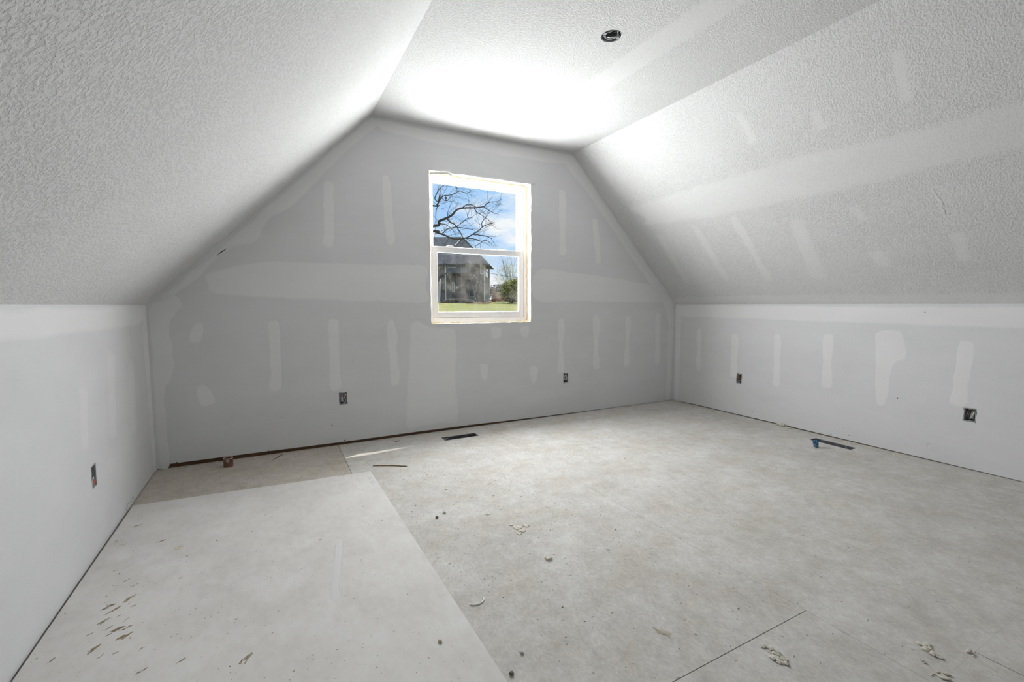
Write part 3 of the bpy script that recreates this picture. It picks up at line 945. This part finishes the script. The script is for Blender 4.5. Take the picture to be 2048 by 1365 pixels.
# crumbs
def blob(r, flat=.5, seed=0, sub=1, rough=.45):
    bm = bmesh.new()
    bmesh.ops.create_icosphere(bm, subdivisions=sub, radius=r)
    sv = V3((seed * 3.1, seed * 1.7, seed))
    for v in bm.verts:
        q = v.co / r
        v.co *= 1 + rough * noise.noise(q * 1.6 + sv)
        v.co.z *= flat
    z0 = min(v.co.z for v in bm.verts)
    for v in bm.verts: v.co.z -= z0 + r * .06
    return bm
def splinters(r, seed, n=9):
    """ragged little cluster of wood shavings"""
    rr = random.Random(seed)
    bm = bmesh.new()
    for k in range(n):
        a = rr.uniform(-.6, .6)
        d = V3((math.cos(a), math.sin(a), 0)); sd = V3((-d.y, d.x, 0))
        c = V3((rr.gauss(0, .45) * r, rr.gauss(0, .28) * r, 0))
        l, w, h = r * rr.uniform(.25, .6), r * rr.uniform(.05, .13), r * rr.uniform(.08, .25)
        lo = [bm.verts.new(c + d * x * l + sd * y * w + V3((0, 0, -.0004))) for x, y in ((-1, -1), (1, -.4), (1, .4), (-1, 1))]
        hi = [bm.verts.new(c + d * x * l * .9 + sd * y * w + V3((0, 0, h * z))) for x, y, z in ((-1, -1, .5), (1, -.4, 1), (1, .4, 1), (-1, 1, .5))]
        bm.faces.new(hi)
        for i in range(4):
            bm.faces.new((lo[i], lo[(i + 1) % 4], hi[(i + 1) % 4], hi[i]))
    bmesh.ops.recalc_face_normals(bm, faces=bm.faces[:])
    return bm
def heap(r, seed, flat, n=14):
    """crumbly heap of plaster bits stuck together"""
    rr = random.Random(seed * 7 + 1)
    bm = bmesh.new()
    for k in range(n):
        q = blob(r * rr.uniform(.16, .42), min(1.0, flat * 1.6), seed + k * .7, 1, .6)
        off = V3((rr.gauss(0, .42) * r, rr.gauss(0, .36) * r, 0))
        for v in q.verts: v.co += off
        me = bpy.data.meshes.new('bit'); q.to_mesh(me); q.free(); bm.from_mesh(me); bpy.data.meshes.remove(me)
    return bm
cid = [0]
def crumb(px, py, r, mat, label, cat, flat=.5, z=0.0, name='plaster_crumb', stretch=1.0, sub=2, group='crumbs on the floor'):
    cid[0] += 1
    if name == 'sawdust_shaving': me = splinters(r * 1.5, cid[0], 5 if r < .005 else 10)
    elif name in ('plaster_clod', 'plaster_lump'): me = heap(r * 1.25, cid[0], flat, 16)
    elif name == 'mud_smear': me = heap(r, cid[0], .1, 22)
    else: me = blob(r, flat, cid[0], sub)
    o = obj(name, me, mat)
    p = floor_at(px, py, z)
    o.location = p; o.rotation_euler = (0, 0, random.uniform(0, 6.28)); o.scale = (stretch, 1, 1)
    return tag(o, label, cat, group)
def flake(px, py, r, label, mat=m_chip, z=0.0, name='plaster_flake', thick=.004, n=9, group='plaster flakes on the floor'):
    """broken flat piece with ragged outline"""
    cid[0] += 1
    p = floor_at(px, py, z)
    bm = bmesh.new()
    pts = [(math.cos(2 * math.pi * k / n) * r * random.uniform(.55, 1.15), math.sin(2 * math.pi * k / n) * r * random.uniform(.55, 1.15)) for k in range(n)]
    a = [bm.verts.new((x, y, -.0004)) for x, y in pts]
    b = [bm.verts.new((x * .9, y * .9, thick * random.uniform(.6, 1.2))) for x, y in pts]
    c = bm.verts.new((0, 0, thick * 1.1))
    for k in range(n):
        j = (k + 1) % n
        bm.faces.new((a[k], a[j], b[j], b[k])); bm.faces.new((b[k], b[j], c))
    bm.faces.new(list(reversed(a)))
    o = obj(name, bm, mat); o.location = p; o.rotation_euler = (0, 0, random.uniform(0, 6))
    return tag(o, label, 'plaster flake', group)

crumb(1562, 853, .030, m_chip, 'pale crumpled plaster lump against the right wall base', 'plaster lump', .75, name='plaster_lump')
flake(1577, 857, .034, 'pale plaster flake beside the lump at the wall base', thick=.008)
flake(1548, 852, .016, 'small plaster flake by the lump at the wall base')
flake(1034, 1056, .030, 'largest broken plaster flake of the loose patch near the drywall sheet', thick=.0035)
L = 'smaller broken plaster flake around the largest one near the drywall sheet'
for x, y, r in ( (1046, 1062, .022), (1052, 1052, .020), (1022, 1050, .018), (1038, 1068, .016)):
    flake(x, y, r, L, thick=.0035)
flake(1098, 1118, .020, 'pale curled plaster flake alone on the bare floor', thick=.008)
flake(976, 1028, .018, 'thin white plaster flake close to the drywall sheet edge', thick=.003)
for x, y, r, f, L in ((1540, 1302, .013, .35, 'mid-sized rough plaster clod near the seam between subfloor panels'), (1556, 1318, .017, .3, 'largest rough plaster clod near the seam between subfloor panels'), (1568, 1322, .007, .5, 'pea-sized plaster clod beside the rough clods near the seam')):
    crumb(x, y, r, m_chip, L, 'plaster clod', f, name='plaster_clod', stretch=1.5)
for x, y, r, f, L in ((1852, 1296, .018, .3, 'largest crusty plaster clod across the seam from the rough clods'), (1868, 1310, .013, .35, 'mid-sized crusty plaster clod touching the largest crusty one'), (1846, 1325, .007, .5, 'pea-sized plaster clod beside the crusty clods')):
    crumb(x, y, r, m_chip, L, 'plaster clod', f, name='plaster_clod', stretch=1.4)
crumb(1940, 1308, .011, m_chip, 'pale plaster clod at the end of the panel seam', 'plaster clod', .5, name='plaster_clod')
crumb(1880, 1352, .014, m_chip, 'flat plaster clod lying apart from the seams', 'plaster clod', .3, name='plaster_clod', stretch=1.4)
crumb(889, 1027, .008, m_chip, 'small grey pebble of plaster near the drywall sheet', 'pebble', .7, name='plaster_pebble')
crumb(874, 1037, .008, m_dark, 'small dark pebble near the drywall sheet', 'pebble', .7, name='grit_pebble')
crumb(1326, 1266, .014, m_mud, 'brown smear of dried mud on the floor', 'mud smear', .12, name='mud_smear', stretch=1.8)
crumb(1044, 1307, .006, m_chip, 'tiny white plaster pebble beside the drywall sheet', 'pebble', .6, name='plaster_pebble')
crumb(1023, 1350, .007, m_dark, 'dark grit lump beside the drywall sheet', 'pebble', .6, name='grit_pebble')
# curled paper shaving
bm = bmesh.new()
c0 = floor_at(952, 1203)
pts = [c0 + V3((.030 * math.cos(a), .022 * math.sin(a), .002)) for a in [math.radians(200 + 20 * k) for k in range(10)]]
tube(bm, pts, [.002] + [.0032] * 8 + [.002], 6)
tag(smooth(obj('paper_curl', bm, m_white)), 'small curled white paper shaving on the bare floor', 'paper curl')
# sawdust shavings on the sheet
L = 'brown sawdust shaving on the drywall sheet by the left wall'
def px_of(cx, cy): return (cx / 3.212, 940 + cy / 3.212)
for cx, cy, r in [(a, b, c * .62) for a, b, c in ((820, 832, .013), (690, 885, .012), (733, 904, .013), (668, 974, .010), (752, 1030, .014), (798, 1072, .014), (612, 1146, .012), (858, 876, .006),
                  (812, 964, .006), (815, 1017, .008), (597, 1050, .007), (765, 937, .006), (860, 745, .006), (815, 712, .007), (700, 1018, .008), (740, 1180, .006),
                  (645, 1202, .006), (340, 1222, .008), (733, 652, .006), (742, 462, .008), (880, 362, .010), (1035, 460, .010), (1163, 1230, .007), (925, 1140, .006),
                  (910, 1298, .008), (1160, 693, .006), (1205, 552, .006), (1590, 1203, .012))]:
    x, y = px_of(cx, cy)
    o = crumb(x, y, r, m_saw, L, 'sawdust', .22, ZS, 'sawdust_shaving', 1.9, 1, 'sawdust on the drywall sheet')
    o.rotation_euler.z = 0.7 + random.uniform(-.4, .4)
flake(*px_of(1150, 500), .022, 'thin cream plaster scrape on the drywall sheet', z=ZS, thick=.0015)
flake(*px_of(785, 482), .018, 'thin cream plaster scrape near the left wall on the drywall sheet', z=ZS, thick=.0015)
# dark lumps on sheet edge
crumb(880, 1285, .006, m_saw, 'dark brown crumb on the drywall sheet', 'crumb', .5, ZS, 'wood_crumb', 1.5)
# trowel smear dried on the sheet
smear = [(672, 1085), (684, 1082), (682, 1130), (676, 1165), (680, 1195), (668, 1203), (660, 1195), (664, 1150), (668, 1115)]
fsh = (V3((0, 0, ZS)), V3((1, 0, 0)), V3((0, 1, 0)), V3((0, 0, 1)))
def smear_mat():
    m = M('dried compound smear'); m.rough(.9); m.color((.64, .632, .62)); return m.m
patch(sheet, fsh, [(lambda p: (p.x, p.y))(floor_at(x, y, ZS)) for x, y in smear], smear_mat(), .006, name='compound_smear')

# blue scrap standing in the vent edge, with a white twist
root = empty('blue_plastic_scrap', floor_at(1632, 896))
tag(root, 'crumpled blue plastic scrap standing by the floor duct hole', 'plastic scrap')
rng = random.Random(3)
def crumple(r, sx, sy, sz, seed, z):
    bm = bmesh.new()
    bmesh.ops.create_icosphere(bm, subdivisions=3, radius=r)
    for v in bm.verts:
        q = v.co / r
        k = 1 + .55 * noise.noise(q * 2.1 + V3((seed, 0, 0))) + .3 * noise.noise(q * 5 + V3((0, seed, 0)))
        v.co = V3((q.x * sx, q.y * sy, q.z * sz)) * r * k
    z0 = min(v.co.z for v in bm.verts)
    for v in bm.verts: v.co.z += z - z0
    return bm
obj('lower_fold', crumple(.020, .8, .7, .6, 2.0, -.001), m_blue, root)
o = obj('upper_fold', crumple(.023, 1.1, .7, .85, 5.0, .013), m_blue, root); o.location = (.004, .006, 0)
o = obj('white_twist', crumple(.014, 1.2, .5, .6, 8.0, .032), m_white, root); o.location = (.030, .010, -.004)

# fine grit nobody could count
def grit(name, label, n, zone, mat, z, rmin, rmax):
    bm = bmesh.new()
    for _ in range(n):
        while True:
            x, y = zone()
            if x is not None: break
        r = random.uniform(rmin, rmax) * (1 if random.random() < .93 else 1.8)
        a = random.uniform(0, 3.14); l = r * random.uniform(.8, 2.6)
        d = V3((math.cos(a), math.sin(a), 0)); s = V3((-d.y, d.x, 0))
        c = V3((x, y, z))
        hgt = r * random.uniform(.4, 1.0)
        base = [bm.verts.new(c + d * l), bm.verts.new(c + s * r), bm.verts.new(c - d * l), bm.verts.new(c - s * r)]
        top = bm.verts.new(c + V3((random.uniform(-r, r) * .3, random.uniform(-r, r) * .3, hgt)))
        for i in range(4):
            bm.faces.new((base[i], base[(i + 1) % 4], top))
    return tag(obj(name, bm, mat), label, 'grit', None, 'stuff')
def on_sheet(x, y): return x < 1.25 and -3.2 < y < -.66
def zone_floor():
    x, y = random.uniform(.03, W - .03), -abs(random.gauss(0, 1)) * 1.7 - .02
    if on_sheet(x, y) or y < -4: return None, None
    if x > 2.2 and -2.7 < y < -.35 and random.random() < .75: return None, None
    return x, y
def zone_edge():
    if random.random() < .6: x, y = random.uniform(.03, W - .05), -random.expovariate(14) - .004
    else: x, y = W - random.expovariate(14) - .004, -random.uniform(.05, 4)
    return (x, y) if x > 0 else (None, None)
def zone_sheet():
    return random.uniform(.02, 1.2), -random.uniform(.75, 3.1)
grit('plaster_grit', 'scattered pale plaster grit over the bare floor', 2400, zone_floor, m_chip, 0, .0009, .0034)
grit('dark_grit', 'scattered dark specks over the bare floor', 2000, zone_floor, m_dark, 0, .0006, .0019)
grit('wall_edge_grit', 'crumbs gathered along the wall bases', 1100, zone_edge, m_chip, 0, .0015, .005)
grit('sheet_grit', 'brown specks scattered over the drywall sheet', 900, zone_sheet, m_saw, ZS, .0006, .0018)

# ------------------------------------------------------------------ outside
def terrain(y):
    P = ((.2, -2.2), (3, -1.6), (6, .35), (9, .90), (15, .97), (30, .94), (46, .96), (57, 1.56), (90, 1.9), (300, 3.5))
    for (a, za), (b, zb) in zip(P, P[1:]):
        if y <= b:
            t = max(0, (y - a) / (b - a)); return za + (zb - za) * t
    return P[-1][1]
def grass_mat():
    m = M('lawn'); m.rough(.95)
    a = m.noise(.35, 5, .6); b = m.noise(6, 4, .6, stretch=(1, .3, 1))
    c = m.ramp(a, (.3, (.21, .23, .05)), (.7, (.40, .37, .10)))
    m.color(m.mix(.4, c, m.ramp(b, (.3, .25), (.7, .8)), 'OVERLAY'))
    return m.m
bm = bmesh.new()
ys = [.2, 1.5, 3, 4.5, 6, 7.5, 9, 12, 15, 20, 25, 30, 40, 50, 60, 75, 90, 120, 160, 220, 300]
xs = [-200, -80, -40, -20, -10, 0, 10, 20, 40, 80, 120, 250]
g = [[bm.verts.new((x, y, terrain(y) + (.05 * noise.noise(V3((x * .2, y * .2, 0))) if y > 9 else 0))) for x in xs] for y in ys]
for i in range(len(ys) - 1):
    for j in range(len(xs) - 1):
        bm.faces.new((g[i][j], g[i][j + 1], g[i + 1][j + 1], g[i + 1][j]))
struct(obj('lawn', bm, grass_mat()))

# neighbouring house: local x right, y away, z up; front right base corner at the origin
YH = 56.0
HC = at(969, 601.5, YH)
vd = V3((HC.x - CAM.x, HC.y - CAM.y, 0)); dist = vd.length; vd.normalize()
PPM = FPX / (vd.dot(V3((FW.x, FW.y, 0)).normalized()) * dist)
rz = math.atan2(vd.y, vd.x) - math.pi / 2 - math.radians(5.5)
house = empty('neighbour_house', HC, rz)
tag(house, 'dark grey two-storey house beyond the lawn', 'house')
def siding(name, a, b):
    m = M(name); m.rough(.8)
    sx = m.n('ShaderNodeSeparateXYZ'); m.l(m.objpos(), sx.inputs[0])
    f = m.math('FRACT', m.math('MULTIPLY', sx.outputs['Z'], 5.0))
    c = m.mix(.5, a, b)
    m.color(m.mix(.2, c, m.ramp(m.noise(1.2, 4, vec=m.objpos()), (.3, .3), (.7, .75)), 'OVERLAY'))
    m.bump(f, .5, .02)
    return m.m
m_side = siding('charcoal lap siding', (.050, .052, .058), (.085, .088, .097))
m_sideg = simple('grey metal paint', (.20, .22, .24), .7)
m_roof = simple('grey shingle roof', (.125, .125, .13), .95, var=.3, scale=2.2, bump=.2)
m_trim = simple('white painted trim', (.72, .73, .75), .6, var=.04)
m_wglass = simple('house window glass', (.05, .06, .08), .04)
m_wbright = m_wglass
K = 1.0 / PPM
zE = (601.5 - 528) * K
bm = boxm(-13, 0, 0, 8, -1.5, zE)
obj('front_wall', bm, m_side, house)
obj('side_wall', boxm(-.02, .04, .02, 8.02, -1.5, zE), m_side, house)
# hip roof
zR = (601.5 - 468) * K
ov = .75
bm = bmesh.new()
rx1 = -3.6
vsb = [bm.verts.new(q) for q in ((-13.5, -ov, zE - .15), (ov, -ov, zE - .15), (ov, 8 + ov, zE - .15), (-13.5, 8 + ov, zE - .15))]
vst = [bm.verts.new((-13.5, 4, zR)), bm.verts.new((rx1, 4, zR))]
for f in ((vsb[0], vsb[1], vst[1], vst[0]), (vsb[1], vsb[2], vst[1]), (vsb[2], vsb[3], vst[0], vst[1]), (vsb[3], vsb[0], vst[0]), (vsb[3], vsb[2], vsb[1], vsb[0])):
    bm.faces.new(f)
bmesh.ops.recalc_face_normals(bm, faces=bm.faces[:])
roof = obj('roof', bm, m_roof, house)
obj('fascia', boxm(-13.5, ov + .03, -ov - .04, -ov, zE - .32, zE - .12), m_side, roof)
bm = bmesh.new()
tube(bm, [V3((rx1 + .05, 3.7, zR + .02)), V3((rx1 - .75, 1.4, zR - 1.55))], .06, 5)
obj('rake_trim', bm, m_trim, roof)
def hx(px): return (px - 969) * K
def hz(py): return (601.5 - py) * K
def hbox(n, px0, px1, py0, py1, y0, y1, mat, par=house):
    return obj(n, boxm(hx(px0), hx(px1), y0, y1, hz(py1), hz(py0)), mat, par)
hbox('corner_board', 968.2, 969.4, 529, 602, -.06, .0, m_trim)
obj('corner_board', boxm(.04, .10, 7.85, 8.05, -.3, zE), m_trim, house)
hbox('downspout', 890.8, 892.6, 527, 606, -.16, -.02, m_trim)
hbox('downspout', 922.3, 923.6, 528, 602, -.12, -.02, m_sideg)
def hwin(px0, px1, py0, py1, glass, y=-.05):
    w = hbox('window', px0, px1, py0, py1, y, 0.0, m_trim)
    hbox('pane', px0 + .9, px1 - .9, py0 + .9, py1 - 1.2, y - .02, y, glass, w)
hwin(961, 967, 529, 549, m_wglass); hwin(896, 914, 523, 536, m_wbright); hwin(905, 909, 565, 584, m_wglass); hwin(932, 941, 532, 548, m_wglass)
for zz0, zz1 in ((529, 541), (542.5, 553)):
    w = obj('window', boxm(.03, .09, 1.0, 5.0, hz(zz1), hz(zz0)), m_trim, house)
    obj('pane', boxm(.085, .10, 1.25, 4.75, hz(zz1 - .8), hz(zz0 + .8)), m_wbright, w)
m_balu = simple('grey blue baluster paint', (.30, .35, .42), .7)
deck = hbox('balcony_floor', 893, 942, 548, 549.6, -1.6, 0, m_side)
rail = hbox('balcony_rail', 893, 942, 535.2, 536.4, -1.6, -1.5, m_side)
for k in range(27):
    px = 895 + k * 1.75
    obj('baluster', boxm(hx(px), hx(px) + .025, -1.57, -1.53, hz(548), hz(536)), m_balu, rail)
for px in (893.5, 917, 941): hbox('balcony_post', px - .6, px + .6, 528, 606, -1.62, -1.48, m_side)
hbox('wall_lamp', 946.5, 951.5, 550, 554, -.25, 0, m_sideg)

gz = lambda px, py: HC.z + hz(py)
def hp(px, py, y=0.0):
    M_ = Matrix.Translation(HC) @ Matrix.Rotation(rz, 4, 'Z')
    return M_ @ V3((hx(px), y, hz(py)))
m_post = simple('weathered white post', (.62, .60, .55), .8)
def stick(name, pts, r, mat, label, cat, group=None, parts=None):
    bm = bmesh.new(); tube(bm, pts, r, 6)
    return tag(obj(name, bm, mat), label, cat, group)
stick('leaning_post', [hp(880, 607, -3), hp(881.5, 562, -2.4)], .055, m_post, 'thin white post leaning farthest from the downspout', 'post', 'leaning posts')
stick('leaning_post', [hp(886.5, 611, -3), hp(887.5, 560, -2.4)], .10, m_post, 'thick weathered white post leaning nearest the downspout', 'post', 'leaning posts')
stick('leaning_post', [hp(884.5, 608, -3), hp(884.8, 566, -2.4)], .05, m_post, 'short white post leaning between the thick and thin posts', 'post', 'leaning posts')
# ladder against the house
lad = empty('ladder', hp(955, 604, -2.2))
tag(lad, 'grey ladder leaning against the dark house', 'ladder')
m_alu = simple('dull ladder metal', (.16, .16, .165), .6)
LA = [(V3((hx(a) - hx(955), 0, 0)), V3((hx(b) - hx(955), 1.6, hz(556) - hz(604)))) for a, b in ((945.5, 933.5), (956.5, 942.5))]
lad.rotation_euler = (0, 0, rz)
for a, b in LA:
    bm = bmesh.new(); tube(bm, [a, b], .05, 5); obj('rail', bm, m_alu, lad)
for k in range(1, 10):
    t = k / 10
    bm = bmesh.new(); tube(bm, [LA[0][0].lerp(LA[0][1], t), LA[1][0].lerp(LA[1][1], t)], .03, 5); obj('rung', bm, m_alu, lad)
# low brick kerb: each block its own part
m_brick = simple('tan brick', (.42, .24, .15), .9, var=.25, scale=3)
kerb = empty('brick_kerb', hp(945, 612, -8), rz)
tag(kerb, 'low tan brick kerb at the foot of the house', 'brick kerb')
bkme = None
for r in range(2):
    for k in range(5):
        b = obj('brick', boxm(0, .62, 0, .3, 0, .20), m_brick, kerb)
        b.location = (k * .64 + r * .2 - .1, 1.2 * k * .2, -.1 + r * .21 + k * .055)
# dark pile before the house
def pile(name, c, rx, ry, rzz, mat, label, cat, seed):
    bm = bmesh.new(); bmesh.ops.create_icosphere(bm, subdivisions=3, radius=1)
    for v in bm.verts:
        q = v.co.copy(); k = 1 + .35 * noise.noise(q * 2.2 + V3((seed, 0, 0))) + .2 * noise.noise(q * 6)
        v.co = V3((q.x * rx, q.y * ry, max(q.z, -.15) * rzz)) * k
    o = obj(name, bm, mat); o.location = c; o.rotation_euler = (0, 0, rz)
    return tag(o, label, cat)
m_soil = simple('dark soil', (.045, .038, .032), .95, var=.4, scale=4)
m_mulch = simple('red mulch', (.36, .15, .08), .95, var=.3, scale=4)
pile('soil_pile', hp(925, 606, -5), 2.3, 1.2, .55, m_soil, 'dark soil heap in front of the house', 'soil heap', 3)
pile('mulch_bed', hp(994, 601, 3), 1.2, .8, .38, m_mulch, 'reddish mulch heap before the cream wall', 'mulch', 6)
# cream wall stepping down
m_cream = simple('cream panel', (.72, .58, .44), .85, var=.06, scale=2)
cw = empty('cream_yard_wall', hp(979, 602, 4), rz)
tag(cw, 'cream yard wall stepping down beside the dark house', 'wall')
pw = ((979, 988, 576.5), (988, 996, 584), (996, 1000, 585.5), (1000, 1004.5, 586.5))
for i, (a, b, top) in enumerate(pw):
    obj('wall_panel', boxm((a - 979) * K, (b - 979) * K - .03, i * .5, i * .5 + .2, -.8, (603 - top) * K), m_cream, cw)

# trees and bushes
m_bark = simple('dark bare bark', (.050, .042, .037), .9, var=.25, scale=8)
m_barkg = simple('grey twig bark', (.20, .17, .13), .9, var=.25)
def leafmat(n, a, b):
    m = M(n); m.rough(.7)
    f = m.noise(2.5, 3)
    m.color(m.ramp(f, (.3, a), (.7, b))); return m.m
m_leaf = leafmat('olive green leaf', (.17, .19, .03), (.44, .42, .09))
m_leafp = leafmat('pale spring leaf', (.40, .46, .16), (.62, .62, .30))
m_leafb = leafmat('brown winter twig mass', (.11, .085, .06), (.20, .16, .12))
def foliage(n, c, rx, ry, rzz, size, rnd, hollow=.2):
    bm = bmesh.new()
    for _ in range(n):
        while True:
            q = V3((rnd.uniform(-1, 1), rnd.uniform(-1, 1), rnd.uniform(-1, 1)))
            if hollow < q.length < 1 and noise.noise(q * 2.4 + V3(c) * .1) > -.25: break
        p = V3((q.x * rx, q.y * ry, q.z * rzz)) + V3(c)
        a = V3((rnd.uniform(-1, 1), rnd.uniform(-1, 1), rnd.uniform(-1, 1))).normalized(); b = a.orthogonal().normalized()
        s = size * rnd.uniform(.5, 1.3)
        vs = [bm.verts.new(p + d) for d in (a * s, b * s * .5, -a * s, -b * s * .5)]
        bm.faces.new(vs)
    return bm
def twigs(bm, p, d, length, r, depth, rnd, spread=.6):
    pts = [V3(p)]; q = V3(p); dd = V3(d).normalized()
    for k in range(4):
        dd = (dd + V3((rnd.uniform(-1, 1), rnd.uniform(-1, 1), rnd.uniform(-.6, .9))) * .22).normalized()
        q = q + dd * length / 4; pts.append(q.copy())
    tube(bm, pts, [r * (1 - .16 * i) for i in range(5)], 4, False)
    if depth:
        for k in (1, 2, 3, 4):
            for _ in range(1 if k < 3 else 2):
                nd = (dd + V3((rnd.uniform(-1, 1), rnd.uniform(-1, 1), rnd.uniform(-.5, 1))) * spread).normalized()
                twigs(bm, pts[k], nd, length * rnd.uniform(.45, .7), r * .55, depth - 1, rnd, spread)
def shrub(name, base, c, rx, rzz, n, mat, label, cat, seed, size=.12, ry=None, tw=2, hs=1.0):
    rnd = random.Random(seed)
    root = empty(name, base)
    tag(root, label, cat)
    lc = V3(c) - V3(base)
    obj('foliage', foliage(n, lc, rx, ry or rx, rzz, size, rnd), mat, root)['kind'] = 'stuff'
    bm = bmesh.new()
    for k in range(5):
        twigs(bm, (0, 0, -.3), (lc.x * .6 + rnd.uniform(-.5, .5), rnd.uniform(-.5, .5), lc.z + .6), (lc.length + rzz * .7) * hs, .035, tw, rnd)
    obj('stems', bm, m_barkg, root)['kind'] = 'stuff'
    return root
shrub('green_bush', hp(1025, 605, -2), hp(1025, 584, -2), 1.75, 1.6, 5200, m_leaf, 'olive green bush at the end of the cream wall', 'bush', 5, .17, hs=.7)
shrub('green_bush', hp(1040, 606, -3), hp(1040, 582, -3), 1.6, 1.7, 3600, m_leaf, 'olive green bush next to the window frame side', 'bush', 9, .17, hs=.7)
shrub('spring_tree', hp(1016, 604, 6), hp(1014, 546, 6), 2.3, 1.7, 900, m_leafp, 'half bare tree with pale spring leaves behind the green bush', 'tree', 12, .10, tw=2, hs=.8)
shrub('winter_thicket', hp(985, 600, 30), hp(992, 572, 30), 5.5, 1.6, 6500, m_leafb, 'brown winter thicket behind the cream wall', 'thicket', 14, .16, 3)
# overhead wire
a, b = hp(976, 545, 2), hp(1075, 550, 10)
bm = bmesh.new(); tube(bm, [a.lerp(b, k / 10) - V3((0, 0, .25 * math.sin(math.pi * k / 10))) for k in range(11)], .03, 5)
tag(obj('overhead_wire', bm, m_wireb), 'thin dark overhead wire running from the dark house', 'wire')

# big bare tree, its trunk standing to the left of the view through the window
YT = 9.5
def tp(cx, cy, dy=0.0):
    return at(840 + cx / 8.028, 330 + cy / 8.028, YT + dy)
KT = (at(900, 430, YT) - at(901, 430, YT)).length / 8.028      # metres per traced unit
tree = empty('bare_tree', (tp(185, 985).x - 2.6, YT + .3, terrain(YT)))
tag(tree, 'large bare tree with dark spreading branches in front of the sky', 'tree')
TB = tree.location
rnd = random.Random(21)
trunk_top = V3((tp(185, 985).x - 2.4, YT + .2, tp(185, 985).z - .2))
bm = bmesh.new()
tube(bm, catmull([V3((0, 0, -.4)), V3((.05, 0, .4)), V3((.12, .05, 1.0)), trunk_top - TB, trunk_top - TB + V3((.1, .1, 1.2)), trunk_top - TB + V3((-.2, .2, 2.6))], 4),
     [.34] * 1 + [.30] * 3 + [.26] * 6 + [.24] * 6 + [.17] * 5, 10)
smooth(obj('trunk', bm, m_bark, tree))
limbs = [
    ([(185, 985), (300, 910), (440, 850), (520, 800), (570, 740), (640, 700), (740, 690), (860, 690), (950, 680), (1030, 665), (1075, 620), (1150, 595), (1240, 590), (1310, 545)], 24, 3, 0),
    ([(190, 1065), (260, 1085), (340, 1110), (420, 1140), (510, 1180), (620, 1190), (700, 1180), (770, 1160), (850, 1110), (950, 1050), (1000, 1000), (1080, 960), (1190, 925)], 17, 5, -.4),
    ([(185, 655), (270, 635), (300, 600), (340, 530), (390, 495), (460, 490), (540, 465), (640, 420), (740, 455), (820, 420)], 14, 3, .5),
    ([(300, 600), (240, 545), (280, 430), (330, 370), (400, 320), (490, 295), (560, 340), (610, 380), (720, 380)], 9, 2.5, .5),
    ([(690, 690), (740, 645), (830, 640), (890, 680)], 9, 6, 0), ([(870, 700), (910, 760), (980, 800), (1050, 850), (1110, 890), (1130, 930)], 9, 3, 0),
    ([(1030, 680), (1080, 710), (1120, 740), (1190, 770), (1270, 800)], 7, 2.5, 0),
    ([(440, 870), (490, 920), (570, 970), (600, 1010), (640, 1080), (680, 1140), (700, 1190), (740, 1230), (800, 1300), (840, 1330)], 11, 4, 0),
    ([(300, 945), (380, 950), (450, 980), (500, 1020), (540, 1070), (580, 1130)], 8, 3, 0),
    ([(350, 1110), (430, 1040), (520, 1010), (590, 990), (680, 920), (770, 855), (840, 850)], 9, 4, -.4), ([(770, 855), (765, 810), (790, 740)], 6, 3, -.4),
    ([(1000, 1000), (990, 940), (1020, 890), (1060, 840), (1110, 760)], 8, 3, -.4), ([(850, 1120), (940, 1125), (1040, 1140), (1110, 1165), (1160, 1190)], 9, 4, -.4),
    ([(700, 1180), (800, 1180), (900, 1195), (990, 1225), (1060, 1215), (1120, 1245)], 9, 4, -.4), ([(990, 1240), (930, 1280), (880, 1310)], 7, 3, -.4),
    ([(590, 1000), (740, 1020), (860, 1045)], 7, 3, 0), ([(290, 640), (250, 800), (260, 960), (240, 1120)], 7, 4, .3), ([(440, 850), (450, 760), (490, 640)], 7, 3, 0),
    ([(300, 600), (320, 470), (330, 540)], 12, 5, .5), ([(350, 540), (430, 580), (470, 540), (520, 480), (600, 440)], 6, 3, .5)]
tw_bm = bmesh.new()
for i, (pts, r0, r1, dy) in enumerate(limbs):
    P = [tp(x, y, dy + .12 * math.sin(x * .01 + i)) - TB for x, y in pts]
    if i < 3:
        P = [trunk_top - TB + V3((0, 0, (.1, -.3, .9)[i]))] + P
    C = catmull(P, 4)
    if i >= 3: C = [p + V3([rnd.uniform(-1, 1) * KT * 4 for _ in range(3)]) for p in C]
    n = len(C)
    k0 = 4 if i < 3 else 0
    rad = [(r0 * 1.5 if k < k0 else r0 + (r1 - r0) * ((k - k0) / max(1, n - 1 - k0)) ** .8) * KT * .95 for k in range(n)]
    bm = bmesh.new(); tube(bm, C, rad, 7)
    smooth(obj('branch', bm, m_bark, tree))
    for k in range(k0 + 2, n, 3 if i < 4 else 4):
        d = (C[min(k + 1, n - 1)] - C[k - 1]).normalized()
        nd = (d + V3((rnd.uniform(-.8, .8), rnd.uniform(-.6, .6), rnd.uniform(-.9, .9)))).normalized()
        twigs(tw_bm, C[k], nd, rnd.uniform(.18, .5), .0048, 1, rnd, .8)
obj('twigs', tw_bm, m_bark, tree)['kind'] = 'stuff'
c = tp(415, 533, .45)
bm = bmesh.new(); bmesh.ops.create_uvsphere(bm, u_segments=14, v_segments=10, radius=.036)
for v in bm.verts: v.co.z *= 1.12
root = empty('hanging_ball', c)
tag(root, 'small dark round ball hanging among the bare branches', 'hanging ball')
smooth(obj('ball', bm, simple('dark red brown ball', (.05, .015, .012), .6), root))
bm = bmesh.new(); tube(bm, [V3((0, 0, .036)), V3((-.02, .02, .09))], .004, 5)
obj('stalk', bm, m_bark, root)
